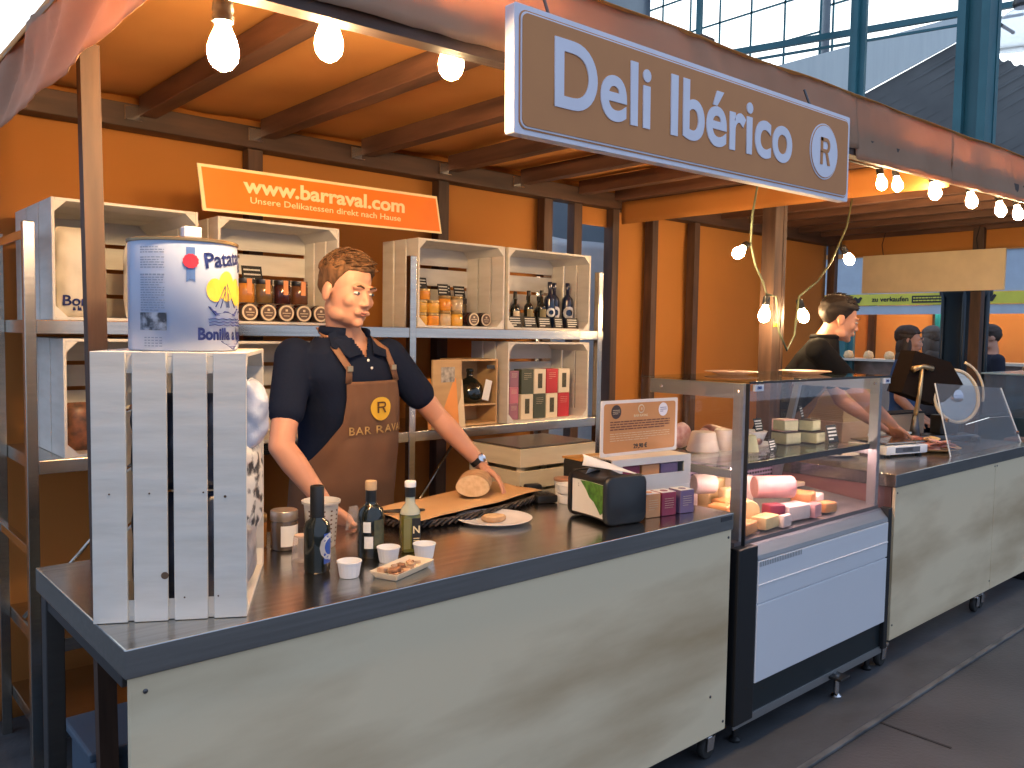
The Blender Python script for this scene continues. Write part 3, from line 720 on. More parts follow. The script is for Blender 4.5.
# crate three: small preserves
cols3 = [(2.225, 2, 'pale yellow'), (2.292, 2, 'yellow'), (2.362, 2, 'orange yellow'), (2.432, 2, 'pale cream')]
for i, (x, n, nm) in enumerate(cols3):
    for k in range(n):
        f = [yellow_j, orange_j, cream_j][(i+k*2) % 3] if i else yellow_j
        hgt = .058 if i < 2 else .070
        jar('small %s preserve jar, %s one in the %s column of the jar crate' % (nm, ['bottom', 'top'][k], PR[i]), .031, hgt, f, lid_gold, (x+.02, 3.17, Z1+.0105+k*(hgt+.001)), tagc=None)
jar('small orange jar topmost on the leftmost columns of the jar crate', .028, .05, orange_j, lid_gold, (2.275, 3.185, Z1+.130))
jar('jar lying lid forward, left of two beside the small preserve columns', .034, .09, dark_jam, lid_dark, (2.540, 3.235, Z1+.0105), True)
jar('jar lying lid forward, right of two beside the crate side', .034, .09, dark_jam, lid_dark, (2.617, 3.235, Z1+.0105), True)
jar('tall dark preserve jar standing behind the two lying jars, left one', .033, .14, dark_jam, lid_dark, (2.50, 3.31, Z1+.0105))
jar('tall dark preserve jar standing behind the two lying jars, right one', .033, .14, olive_j, lid_dark, (2.585, 3.31, Z1+.0105))
card('leftmost chalk card over the small yellow jars', .065, .052, (2.27, 3.20, Z1+.182), seed=5)
card('chalk card above the third jar column', .062, .055, (2.41, 3.215, Z1+.156), seed=6)
card('larger chalk card on the tall dark jars, left one', .07, .06, (2.485, 3.30, Z1+.152), seed=7)
card('larger chalk card on the tall dark jars, right one', .07, .06, (2.575, 3.30, Z1+.152), seed=8)
# crate four: bottles
def bottle(label, r, h, glassm, loc, sh=.62, neck=.32, lab=None, labm=None, cap=None, rz=0, cat='bottle', caph=.14, emblem=None, rim=None):
    t = thing('bottle', label, cat, loc, rz)
    nr = r*neck
    MB().lathe([(r*.92, 0), (r, .006), (r, h*sh*.93), (r*.93, h*sh), (r*.6, h*(sh+.045)), (nr, h*(sh+.09)), (nr, h*.97), (nr*.9, h*.98)], n=24).build('bottle_glass', glassm, t, smooth=50)
    if cap: MB().lathe([(nr*1.25, h*(1-caph)), (nr*1.28, h*.985), (nr*1.1, h)], n=18).build('cap', cap, t, smooth=50)
    if lab:
        z0, z1, a0, a1 = lab
        def f(u, v): a = R(a0+(a1-a0)*u); return ((r+.0012)*math.cos(a), (r+.0012)*math.sin(a), h*(z0+(z1-z0)*v))
        m_ = MB(); m_.grid(f, 14, 2); q = m_.build('paper_label', labm or paper_white, t, True)
    if emblem:
        a0, zz, s, mm = emblem
        def g(co): a = R(a0)+co.x/r; return Vector(((r+.0025)*math.cos(a), (r+.0025)*math.sin(a), h*zz+co.y))
        letters('O', s, mm, t, fn=g, bold=s*.05, name='letter_mark')
    return t
blue_glass = mat('dark_blue_bottle', (.008, .018, .055), .12, spec=.7)
lab_olive = mat('olive_gold_label', (.22, .18, .08), .6)
small = [(2.757, 3.20), (2.80, 3.24), (2.853, 3.20), (2.90, 3.25), (2.948, 3.20), (2.99, 3.25), (3.04, 3.20), (3.075, 3.26), (2.83, 3.31), (2.96, 3.32)]
for i, (x, y) in enumerate(small):
    hgt = 1.13*[.165, .16, .15, .145, .17, .15, .175, .15, .16, .17][i]
    bottle('small dark oil bottle %s in the bottle crate' % ['at far left', 'second from left, behind the front row', 'third from left with gold label', 'fourth from left, set back', 'in the middle of the front row', 'just right of the middle, set back', 'nearest the tall blue bottles', 'between the small and the tall bottles', 'in the rear row on the left', 'in the rear row at the middle'][i], .0235, hgt, black_glass, (x, y, Z1+.0105), .6, .35, (.15, .5, -150, -30), [lab_olive, label_cream][i % 3 == 2], black_pl)
for i, (x, y) in enumerate(((3.10, 3.20), (3.165, 3.235), (3.232, 3.20))):
    bottle('tall dark blue bottle with a white ring mark, %s of three in the bottle crate' % ['left', 'middle', 'right'][i], .030, .245, blue_glass, (x, y, Z1+.0105), .66, .34, None, None, blue_glass, emblem=(-112 if i == 2 else -118, .33, .085 if i else .06, white_pl))
for i in range(5):
    card('chalk price card %s in the row below the bottles' % ['at far left', 'second from left', 'in the middle', 'second from right', 'at far right'][i], .085 if i != 3 else .06, .058, (2.795+i*.102, 3.125, Z1+.0105), seed=20+i, n=4)
# crate one: snack bags
def bag(label, w, d, h, loc, rz, m, script=None, tilt=0, seed=0, cat='bag'):
    t = thing('snack_bag', label, cat, loc, rz); t.rotation_euler = (R(tilt), 0, rz)
    def f(u, v):
        a = u*2*math.pi; k = (1-abs(2*v-1)**3.2)**.5 if 0 < v < 1 else 0
        wob = .006*noise.noise(Vector((math.cos(a)*2, seed+math.sin(a)*2, v*5)))
        return (math.cos(a)*(w/2)*(.86+.14*k)+wob, math.sin(a)*(d/2*k+.002)+wob, v*h)
    m_ = MB(); m_.grid(f, 40, 24); m_.build('bag_body', m, t, True)
    if script:
        def g(co):
            v = min(max((co.y)/h, .02), .98); k = (1-abs(2*v-1)**3.2)**.5
            x = co.x; c = max(0, 1-(x/(w/2))**2)**.5
            return Vector((x, -(d/2*k*c+.008), co.y))
        def lett(s, z, size, mm, bold=.001): letters(s, size, mm, t, fn=lambda c: g(Vector((c.x, c.y+z, 0))), bold=bold)
        for s, z, size, mm in script: lett(s, z, size, mm)
    return t
bagw = mat('off_white_bag_paper', (.70, .66, .58), .55, col2=(.60, .56, .48), scale=(9, 9, 9), bump=.4)
bag('tall off-white snack bag with blue script, left in the far left upper crate', .165, .10, .31, (.815, 3.20, Z1+.011), 0, bagw, [('Bonilla', .055, .05, navy), ('a la vista', .03, .02, navy)], seed=2)
bag('off-white snack bag with blue script, just right of the left post', .15, .09, .27, (1.045, 3.24, Z1+.011), R(4), bagw, [('Bonilla', .05, .045, navy), ('a la vista', .026, .018, navy)], seed=5)
t = thing('snack_box', 'brown and orange snack carton leaning in the far left upper crate', 'box', (1.125, 3.20, Z1+.011), R(6))
MB().box(-.035, .035, -.03, .03, 0, .15, bev=.003).build('carton', mat('kraft_brown', (.45, .26, .13), .6), t)
MB().box(-.02, .034, -.032, -.0302, .06, .14).build('printed_front', mat('orange_red_print', (.80, .18, .03), .5, col2=(.75, .45, .3), scale=(60, 60, 60)), t)
# crate below: dark packs
pk = mat('dark_pack', (.05, .04, .035), .4, col2=(.3, .12, .06), scale=(30, 30, 30))
for i, (x, h_) in enumerate(((.80, .17), (.90, .13), (1.01, .16))):
    t = thing('snack_bag', 'dark printed pack %s in the far left lower crate' % ['beside the left side', 'in the middle', 'at the right'][i], 'bag', (x, 3.19, Z2+.011))
    def f(u, v): a = u*6.2832; k = (1-abs(2*v-1)**3)**.5; return (math.cos(a)*.042*(.8+.2*k), math.sin(a)*(.03*k+.002), v*h_)
    m_ = MB(); m_.grid(f, 24, 12); m_.build('bag_body', pk, t, True)
# lower right crate: product boxes 4 x 2 and side stacks
green_b = mat('dark_green_box', (.06, .075, .05), .5); red_b = mat('red_box', (.52, .03, .04), .5); cream_b = mat('cream_box', (.78, .68, .50), .5); win_b = mat('box_window_contents', (.10, .085, .03), .4, col2=(.03, .03, .02), scale=(120, 120, 120))
def pbox(label, col, loc, w=.083, h=.127, d=.06, windowed=False, rz=0):
    t = thing('product_box', label, 'box', loc, rz)
    MB().box(-w/2, w/2, 0, d, 0, h, bev=.002).build('carton', col, t)
    if windowed: MB().box(-w*.18, w*.18, -.0015, 0.001, h*.22, h*.82).build('window', win_b, t)
    else:
        lines_text(4, w*.6, h*.3, label_cream, t, face((0, -.0005, h*.72)), int(loc[0]*977) % 91, 'small_print', lw=.0012)
    return t
names = {0: ('dark green', green_b, False), 1: ('cream windowed', cream_b, True), 2: ('red', red_b, False), 3: ('cream windowed', cream_b, True)}
for r_ in range(2):
    for c_ in range(4):
        kx = c_ if r_ == 1 else (c_+3) % 4 if False else [1, 0, 3, 2][c_]
        nm, col, wd = names[kx]
        pbox('%s product box, %s column, %s row in the lower right crate' % (nm, ['first', 'second', 'third', 'last'][c_], ['bottom', 'upper'][r_]), col, (2.885+c_*.088, 3.13, Z2+.0105+r_*.128), windowed=wd)
pinkb = mat('pink_box', (.58, .18, .24), .5); violb = mat('violet_box', (.34, .14, .20), .5)
for k in range(3):
    pbox('flat %s box in the narrow stack left of the red and green boxes, %s' % (['violet', 'pink', 'violet'][k], ['lowest', 'middle', 'topmost'][k]), [violb, pinkb, violb][k], (2.803, 3.14, Z2+.0105+k*.083), w=.062, h=.082)
for k in range(3):
    t = thing('tin', 'small black tin against the crate side, %s of its stack' % ['lowest', 'middle', 'topmost'][k], 'tin', (2.748, 3.17, Z2+.0105+k*.078))
    MB().lathe([(.019, 0), (.021, .002), (.021, .07), (.019, .072)], n=20).build('can', black_pl, t, smooth=40); MB().lathe([(.0195, .072), (.0195, .0765), (.017, .077)], n=20).build('lid', lid_gold, t, smooth=40)
# wooden gift case with a round bottle, open door, cards
nat = mat('natural_box_wood', (.62, .40, .19), .6, col2=(.50, .31, .14), scale=(3, 3, 22))
t = thing('wooden_gift_case', 'open natural wood case with a small shelf, holding a round dark bottle', 'case', (2.44, 3.12, Z2+.001))
m = MB(); m.box(0, .235, .15, .16, 0, .32); m.build('back_panel', nat, t)
for x in (0, .225): MB().box(x, x+.01, 0, .15, 0, .32, bev=.001).build('side_panel', nat, t)
for z in (0, .31): MB().box(.01, .225, 0, .15, z, z+.01, bev=.001).build('end_panel', nat, t)
MB().box(.01, .225, 0, .15, .095, .103, bev=.001).build('inner_shelf', nat, t)
MB().box(.165, .215, -.001, .001, .272, .29).build('paper_label', ink, t)
d_ = MB().box(-.20, 0, -.012, 0, 0, .32, bev=.002).build('door', nat, t, loc=(0, .005, 0), rot=(0, 0, R(12)))
MB().box(-.145, -.05, -.0140, -.012, .215, .285).build('picture', mat('pale_picture', (.55, .5, .42), .5, col2=(.12, .12, .12), scale=(40, 40, 40)), d_)
t = thing('round_bottle', 'squat round dark bottle with a white tag inside the wooden case', 'bottle', (2.555, 3.19, Z2+.1045))
MB().lathe([(.04, 0), (.062, .012), (.070, .045), (.062, .085), (.035, .115), (.017, .125), (.015, .150), (.018, .152), (.018, .165), (.014, .168)], n=28).build('bottle_glass', black_glass, t, True)
MB().box(.0, .042, -.002, 0, -.05, .05, M=Matrix.Translation((.03, -.072, .07)) @ Matrix.Rotation(R(14), 4, 'Y')).build('tag', paper_white, t)
t = thing('leaflet', 'orange leaflet with a white round mark, standing left of the wooden case', 'leaflet', (2.315, 3.075, Z2+.001), R(-4)); t.rotation_euler = (R(-8), 0, R(-4))
MB().box(-.085, .085, 0, .003, 0, .235).build('card', mat('leaflet_orange', (.85, .33, .07), .5), t)
MB().lathe([(.024, 0), (.024, .001)], n=24, M=face((.0, -.0005, .175))).build('round_mark', label_cream, t)
MB().lathe([(.017, 0), (.017, .001)], n=24, M=face((.0, -.0015, .175))).build('round_mark_field', MATS['leaflet_orange'], t); r_mark(face((.0, -.0025, .175)), .012, label_cream, t, 'letter_mark')
t = thing('leaflet', 'cream leaflet standing between the orange leaflet and the wooden case', 'leaflet', (2.415, 3.095, Z2+.001), R(-4)); t.rotation_euler = (R(-8), 0, R(-4))
MB().box(-.04, .04, 0, .003, 0, .225).build('card', mat('leaflet_cream', (.80, .65, .42), .5), t)

# ============================================================ TINS ON THE STANDING CRATE
tin_m = mat('tin_pale_blue_white', (.43, .50, .66), .3, col2=(.41, .48, .64))
goldrim = mat('brass_rim', (.35, .24, .12), .35, .8)
ribbon = mat('blue_ribbon', (.10, .20, .48), .5); red_m = mat('rosette_red', (.60, .03, .06), .5); potato = mat('potato_yellow', (.80, .50, .03), .5, col2=(.85, .62, .08), scale=(20, 20, 20)); greyp = mat('grey_print', (.22, .28, .42), .6)
def tin(label, loc, face_deg, full=True):
    """face_deg: direction in which the front (the ship) looks"""
    r, h = .1165, .244
    t = thing('crisp_tin', label, 'tin', loc)
    MB().lathe([(r*.96, 0), (r, .004), (r, h-.004), (r*.985, h)], n=64).build('tin_body', tin_m, t, smooth=50)
    m_ = MB(); m_.lathe([(r, h-.006), (r+.003, h-.005), (r+.003, h+.001), (r-.004, h+.003), (r-.006, h-.002)], n=64).build('rim', goldrim, t, smooth=60)
    MB().lathe([(r-.008, h), (r*.8, h-.001), (0.0, h-.001)], n=48).build('lid', tin_m, t)
    def wrap(a0):
        def g(co): a = R(a0)+co.x/r; return Vector(((r+.0012)*math.cos(a), (r+.0012)*math.sin(a), co.y))
        return g
    def L_(s, size, m_, a0, z, bold=0, rot=0, xs=1):
        g = wrap(a0); letters(s, size, m_, t, fn=lambda c: g(Vector((c.x*math.cos(rot)-c.y*math.sin(rot), c.x*math.sin(rot)+c.y*math.cos(rot)+z, 0))), bold=bold, xs=xs)
    def poly(name, pts, m_, a0, dens=1):
        g = wrap(a0); b = MB(); 
        cx = sum(p[0] for p in pts)/len(pts); cy = sum(p[1] for p in pts)/len(pts)
        v = [g(Vector((cx, cy, 0)))] + [g(Vector((p[0], p[1], 0))) for p in pts]; n = len(pts)
        b._add(v, [(0, 1+i, 1+(i+1) % n) for i in range(n)]); return b.build(name, m_, t)
    def strokes(name, paths, w_, m_, a0):
        g = wrap(a0); b = MB()
        for p in paths: b.tube([g(Vector((x, y, 0))) for x, y in p], w_, 6, flat=.5)
        return b.build(name, m_, t)
    fa = face_deg
    L_('Patatas', .046, navy, fa-3, .206, bold=.0012, rot=R(9), xs=1.02)
    for k, (x, y, rx, ry) in enumerate(((-.046, .135, .021, .026), (-.012, .145, .026, .034), (.028, .134, .024, .031))):
        poly('potato_print', [(x+rx*math.cos(a*math.pi/10), y+ry*math.sin(a*math.pi/10)) for a in range(20)], potato, fa)
    hull = [(-.062, .098), (-.045, .080), (.020, .080), (.040, .096)]
    strokes('ship_drawing', [hull+[hull[0]], [(-.045, .098), (-.018, .145), (-.018, .098)], [(-.032, .096), (-.018, .132)], [(-.012, .098), (-.012, .150), (.02, .098)], [(-.005, .098), (-.008, .13)], [(-.05, .089), (.03, .089)],
        [(-.062+.012*i, .071+.0025*(i % 2)) for i in range(10)], [(-.06+.012*i, .064+.0025*(i % 2)) for i in range(10)], [(-.06+.012*i, .057+.0025*(i % 2)) for i in range(10)]], .0017, navy, fa)
    poly('ship_hull', hull, navy, fa)
    L_('Bonilla a la vista', .036, navy, fa+6, .037, bold=.0014, xs=.86)
    strokes('ship_drawing', [[(-.03, .022), (.012, -.0+.004), (.05, .022), (-.03, .022)], [(-.015, .016), (.035, .016)], [(-.003, .010), (.025, .010)]], .0013, navy, fa)
    if full:
        b0 = fa-77
        poly('ribbon_print', [(-.009, .225), (.009, .225), (.009, .150), (0, .158), (-.009, .150)], ribbon, b0+28)
        poly('rosette_print', [(.0155*(1+.08*(a % 2))*math.cos(a*math.pi/12), 0.195+.0150*(1+.08*(a % 2))*math.sin(a*math.pi/12)) for a in range(24)], red_m, b0+28)
        for o_ in t.children:
            if o_.name.startswith('rosette'): o_.scale = (1.012, 1.012, 1)
        rnd = random.Random(4); b = MB(); g = wrap(b0-12)
        for row in range(26):
            y = .222-row*.0054
            if row in (3, 9, 10): continue
            x = -.030; xe = .028 if row % 5 else .016
            while x < xe:
                ww = min(rnd.uniform(.004, .012), xe-x)
                q = [g(Vector((x+ww*k, y+dy, 0))) for k, dy in ((0, 0), (1, 0), (1, .0022 if row != 11 else .0035), (0, .0022 if row != 11 else .0035))]
                b._add(q, [(0, 1, 2, 3)]); x += ww+.002
        for row in range(4):
            for k in range(5):
                x = -.02+k*.009; q = [g(Vector((x+a, .028-row*.006+dy, 0))) for a, dy in ((0, 0), (.006, 0), (.006, .002), (0, .002))]; b._add(q, [(0, 1, 2, 3)])
        b.build('small_print', greyp, t)
        gg = wrap(b0-12); b = MB(); b.grid(lambda u, v: tuple(gg(Vector((-.032+.064*u, .045+.038*v, 0)))), 8, 1); b.build('harbour_photo', mat('harbour_photo', (.30, .36, .48), .5, col2=(.02, .03, .05), scale=(45, 45, 45), contrast=(.4, .6)), t)
    return t
vx, vy = .497, .868; ux, uy = .869, -.497
c0 = (.772-ux*.150+vx*.135, 1.741-uy*.150+vy*.135)
tin('large pale tin with a blue sailing boat, standing on the white counter crate', (c0[0], c0[1], 1.516), -54)
tin('second pale sailing boat tin, almost hidden behind the large one', (c0[0]+.117, c0[1]+.263, 1.516), -54, False)
t = MB().box(-.019, .019, -.012, .012, 0, .024, bev=.003).build('rubber_stamp', mat('clear_white_plastic', (.75, .78, .85), .2), None, loc=(c0[0]-.015, c0[1]-.088, 1.516+.2470)); tag(t, 'small clear plastic clip block on the rim of the large tin', 'clip')
# bags leaning out of the standing crate
bb = mat('glossy_blue_white_bag', (.62, .68, .80), .25, col2=(.45, .52, .70), scale=(16, 16, 16), bump=.6)
bwh = mat('white_bag_dark_print', (.75, .72, .66), .4, col2=(.04, .04, .05), scale=(26, 26, 26), contrast=(.42, .52), bump=.3)
def cpos(a, b, z): return (.772+ux*a+vx*b, 1.741+uy*a+vy*b, z)
dkb = mat('dark_blue_bag', (.025, .04, .09), .3, col2=(.01, .015, .03), scale=(14, 14, 14), bump=.5)
for a_, b__, z_, w__, h__, nm_ in ((-.155, .10, .945, .20, .25, 'low'), (-.155, .10, 1.20, .20, .22, 'high')): bag('dark blue bag added to darken the standing crate, seen %s through its slats' % nm_, w__, .13, h__, cpos(a_, b__, z_), R(-30), dkb, None, 0, 4)  # bags added behind the slats so the gaps read dark
bag('shiny blue-white bag poking out of the top of the standing crate', .15, .09, .17, cpos(-.020, .24, 1.275), R(60), bb, None, 0, 3)
bag('white bag with black print leaning out of the middle of the standing crate', .20, .09, .25, cpos(-.035, .225, 1.055), R(52), bwh, None, 0, 6)
bag('dark printed bag at the foot of the standing crate', .20, .08, .18, cpos(-.040, .20, .944), R(60), mat('dark_wrinkled_bag', (.05, .05, .06), .3, col2=(.35, .35, .38), scale=(20, 20, 20), contrast=(.5, .8), bump=.5), None, 0, 9)

# ============================================================ THINGS ON THE LONG COUNTER
ZC = .931
frost = mat('frosted_white_plastic', (.78, .76, .72), .35, trans=.25)
t = thing('plastic_tub', 'tall translucent white plastic tub with printed marks, in front of the apron man', 'tub', (1.20, 2.19, ZC))
MB().lathe([(.038, 0), (.042, .004), (.050, .128), (.056, .130), (.057, .137), (.053, .137), (.048, .125), (.040, .008), (0, .008)], n=36).build('tub_body', frost, t, smooth=50)
m = MB()
for i in range(5):
    for j in range(8):
        a = R(-160+i*26); z = .02+j*.013; rr = .0425+z*.062+.001
        m.box(-.003, .003, -.0005, .0005, -.002, .002, M=Matrix.Translation((rr*math.cos(a), rr*math.sin(a), z)) @ Matrix.Rotation(a+R(90), 4, 'Z'))
m.build('printed_marks', mat('brown_print', (.15, .08, .05), .6), t)
def cyl_bottle(name, label, prof, m_, loc, rz=0): 
    t = thing(name, label, 'bottle', loc, rz); MB().lathe(prof, n=28).build('bottle_glass', m_, t, smooth=50); return t
t = cyl_bottle('balsamic_bottle', 'short black bottle with a blue label, nearest the standing crate', [(.031, 0), (.034, .005), (.034, .118), (.030, .132), (.019, .140), (.017, .150)], black_glass, (1.065, 1.965, ZC))
MB().lathe([(.0185, .146), (.0185, .225), (.017, .228)], n=20).build('cap_sleeve', black_pl, t, smooth=50)
def curved(t, r, a0, a1, z0, z1, m_, name='paper_label'):
    q = MB(); q.grid(lambda u, v: (r*math.cos(R(a0+(a1-a0)*u)), r*math.sin(R(a0+(a1-a0)*u)), z0+(z1-z0)*v), 16, 2); return q.build(name, m_, t, True)
curved(t, .0347, -88, 10, .025, .105, mat('bright_blue_label', (.03, .10, .45), .4))
letters('O', .105, white_pl, t, fn=lambda c: Vector((.0356*math.cos(R(-52)+c.x/.034*.8), .0356*math.sin(R(-52)+c.x/.034*.8), .065+c.y*.9)), bold=.003)
t = cyl_bottle('oil_bottle', 'dark bottle with a cork top, behind the middle white cup', [(.034, 0), (.0375, .006), (.0375, .118), (.034, .135), (.020, .148), (.0145, .155), (.0145, .20)], black_glass, (1.255, 2.005, ZC))
MB().lathe([(.0165, .19), (.0165, .212), (.0155, .215)], n=18).build('stopper', cork, t, smooth=50); MB().lathe([(.0155, .157), (.0155, .192)], n=18).build('neck_sleeve', black_pl, t)
curved(t, .0383, -155, -122, .075, .105, paper_white); curved(t, .0383, -150, -112, .030, .064, paper_white); curved(t, .0383, -108, -50, .03, .11, mat('dark_green_label', (.03, .045, .03), .5, col2=(.10, .10, .05), scale=(50, 50, 50)))
m = MB()
t = thing('oil_bottle', 'small square olive oil bottle with white cap, right of the cork topped bottle', 'bottle', (1.375, 1.985, ZC), R(-18))
oil_g = mat('green_olive_oil', (.16, .15, .025), .08, spec=.7); pale_g = mat('pale_bottle_glass', (.42, .44, .33), .06, spec=.7)
MB().box(-.026, .026, -.026, .026, 0, .110, bev=.006).build('oil_body', oil_g, t, smooth=40)
MB().lathe([(.030, .110), (.026, .125), (.0145, .140), (.0135, .165)], n=20).build('shoulder', pale_g, t, smooth=50)
MB().lathe([(.0155, .160), (.0155, .190)], n=18).build('neck_sleeve', black_pl, t); MB().lathe([(.0165, .188), (.0165, .203), (.015, .205)], n=18).build('stopper', white_pl, t, smooth=50)
MB().box(-.002, .024, -.0272, -.026, .012, .100).build('paper_label', black_matte, t)
MB().box(-.026, -.006, -.0268, -.026, .012, .100).build('paper_label', mat('olive_label', (.22, .20, .07), .5), t)
letters('N', .030, cream_txt, t, face((.011, -.0275, .066)), bold=.0005); lines_text(3, .018, .02, cream_txt, t, face((.011, -.0275, .035)), 3)
def cup(label, loc, r=.032, h=.042):
    t = thing('white_cup', label, 'cup', loc)
    MB().lathe([(r*.74, 0), (r*.77, .002), (r*.95, h*.9), (r*1.02, h*.93), (r*1.02, h), (r*.95, h), (r*.72, .005), (0, .005)], n=32).build('cup_body', white_pl, t, smooth=40)
    m_ = MB()
    for k in range(20): a = k*math.pi/10; m_.tube([(r*.775*math.cos(a), r*.775*math.sin(a), .004), (r*.93*math.cos(a), r*.93*math.sin(a), h*.84)], .0008, 5)
    m_.build('fluting', white_pl, t); return t
cup('empty white fluted sample cup, leftmost of three beside the snack tray', (1.105, 1.868, ZC)); cup('white fluted sample cup in the middle, in front of the cork topped bottle', (1.262, 1.925, ZC)); cup('white fluted sample cup, rightmost of three, in front of the olive oil', (1.362, 1.895, ZC))
cardm = mat('card_tray_paper', (.72, .62, .46), .6)
t = thing('snack_tray', 'small card tray filled with chopped brown snack pieces, at the counter edge', 'tray', (1.235, 1.815, ZC), R(22))
m = MB(); w_, d_, h_ = .088, .042, .020
ins = [(-w_+.012, -d_+.012), (w_-.012, -d_+.012), (w_-.012, d_-.012), (-w_+.012, d_-.012)]; out = [(-w_, -d_), (w_, -d_), (w_, d_), (-w_, d_)]
v = [(x, y, .001) for x, y in ins] + [(x, y, h_) for x, y in out]
m._add(v, [(0, 1, 2, 3)] + [(i, (i+1) % 4, 4+(i+1) % 4, 4+i) for i in range(4)]); q = m.build('card_tray', cardm, t); sd = q.modifiers.new('t', 'SOLIDIFY'); sd.thickness = .0015; sd.offset = 1
snm = [mat('snack_brown', (.30, .15, .08), .7, col2=(.18, .08, .04), scale=(80, 80, 80)), mat('snack_tan', (.58, .40, .26), .7, col2=(.4, .24, .14), scale=(80, 80, 80))]
rnd = random.Random(11)
for i in range(26):
    x = rnd.uniform(-.066, .066); y = rnd.uniform(-.024, .024); s = rnd.uniform(.007, .012)
    b = MB(); b.box(-s, s, -s*.7, s*.7, -s*.5, s*.5, bev=s*.2, M=Matrix.Rotation(rnd.uniform(0, 3), 4, 'Z') @ Matrix.Rotation(rnd.uniform(-.5, .5), 4, 'X'))
    q = b.build('snack_piece', snm[i % 2], None, loc=(1.235+x*math.cos(R(22))-y*math.sin(R(22)), 1.815+x*math.sin(R(22))+y*math.cos(R(22)), ZC+.010+(.008 if i % 3 == 0 else 0)))
    tag(q, 'chopped brown snack piece lying in the small card tray', 'snack', 'chopped snack pieces in the card tray')
t = thing('lidded_jar', 'clear jar with a metal lid and white label, left of the tall tub', 'jar', (1.105, 2.235, ZC))
MB().lathe([(.036, 0), (.039, .005), (.039, .078), (.035, .086)], n=28).build('jar_body', mat('dark_jar_contents', (.10, .07, .05), .15, clear=.4), t, smooth=50)
MB().lathe([(.038, .084), (.0395, .086), (.0395, .110), (.037, .113)], n=28).build('lid', mat('pewter_lid', (.42, .36, .30), .35, .7), t, smooth=50)
curved(t, .0398, -130, -40, .012, .072, paper_white)
t = thing('lidded_jar', 'shorter jar half hidden between the standing crate bags and the white labelled jar', 'jar', (1.045, 2.30, ZC))
MB().lathe([(.032, 0), (.034, .004), (.034, .07), (.031, .076)], n=24).build('jar_body', MATS['amber_jam'], t, smooth=50); MB().lathe([(.033, .075), (.034, .077), (.034, .095), (.032, .097)], n=24).build('lid', MATS['gold_lid'], t, smooth=50)
t = thing('plastic_beaker', 'upside down clear beaker with pinkish top, in front of the jar', 'beaker', (1.085, 2.085, ZC))
MB().lathe([(.030, 0), (.0305, .002), (.0235, .066), (.021, .070), (0, .071)], n=28).build('beaker', glass('pinkish_clear_plastic', (.95, .86, .82), 1.5, .05, .22), t, True)
MB().lathe([(.0215, .066), (.0215, .0708), (0, .0715)], n=28).build('beaker_base', mat('pink_beige_plastic', (.60, .45, .38), .4), t)
t = thing('plastic_packet', 'small crumpled clear packet held in the right hand of the apron man', 'packet', (1.375, 2.30, ZC))
m_ = MB(); m_.grid(lambda u, v: (.030*math.cos(u*6.283)*(1-.5*v), .012*math.sin(u*6.283)*(1-abs(2*v-1)**3)+.003*nz(u*9, v*5, 1), .004+v*.075), 20, 12); m_.build('packet', glass('packet_film', (.95, .9, .85), 1.5, .08, .12), t, True)
for k in range(5):
    MB().ell((.012*math.cos(k*2.3), .004*math.sin(k), .012+.006*(k % 2)), (.008, .005, .006), u=10, v=6).build('contents', snm[k % 2], t, True)
# plate with toast
t = thing('dinner_plate', 'round white plate at the middle of the long steel counter', 'plate', (1.815, 2.125, ZC))
MB().lathe([(.075, 0), (.080, .002), (.128, .013), (.130, .016), (.127, .0165), (.092, .008), (.07, .0055), (0, .005)], n=56).build('plate_body', white_cer, t, smooth=60)
curved(t, 1, 0, 1, 0, 1, white_cer) if False else None
letters('RAVAL', .013, navy, t, Matrix.Translation((-.088, .045, .0110)) @ Matrix.Rotation(R(20), 4, 'Z') @ Matrix.Rotation(R(0), 4, 'X'), bold=.0005)
bread_c = mat('bread_crumb', (.72, .52, .30), .85, col2=(.58, .38, .20), scale=(60, 60, 60), bump=.3); crust = mat('floured_crust', (.55, .36, .20), .85, col2=(.38, .22, .11), scale=(22, 22, 22), bump=.4, contrast=(.35, .65))
t = thing('toast_slice', 'small round toasted bread slice lying on the white plate', 'toast', (1.805, 2.115, ZC+.0068))
MB().lathe([(.036, 0), (.040, .004), (.040, .013), (.037, .016)], n=32, sx=1.12, sy=.92).build('slice_crust', crust, t, smooth=50); MB().lathe([(.035, .016), (.032, .0175), (0, .0175)], n=28, sx=1.12, sy=.92).build('slice_crumb', bread_c, t, True)
# woven tray, paper, board, loaf
t = thing('woven_tray', 'dark woven oval tray behind the plate, under brown paper and bread', 'tray', (1.86, 2.33, ZC), R(12))
weave = mat('dark_woven_cane', (.07, .05, .045), .5, col2=(.015, .012, .012), scale=(70, 70, 40), bump=.6, contrast=(.45, .55))
def oval(a, k, e=2.6): c, s_ = math.cos(a), math.sin(a); return (.375*k*math.copysign(abs(c)**(2/e), c), .135*k*math.copysign(abs(s_)**(2/e), s_))
m = MB(); m.grid(lambda u, v: (*oval(u*6.28318, [.86, .98, 1.0, .97, .84, .2][min(int(v*5+.01), 5)]), [0, .012, .028, .028, .008, .006][min(int(v*5+.01), 5)]), 60, 5); q = m.build('woven_body', weave, t, True)
m = MB()
for k in range(64):
    a = k*6.28318/64; p0 = oval(a, 1.0); p1 = oval(a+.16, 1.0); m.tube([(p0[0], p0[1], .006), ((p0[0]+p1[0])/2*1.01, (p0[1]+p1[1])/2*1.01, .018), (p1[0], p1[1], .028)], .0045, 6)
m.build('rim_weave', weave, t, True)
papm = mat('brown_kraft_paper', (.62, .38, .18), .75, col2=(.55, .33, .15), scale=(5, 5, 5), bump=.2)
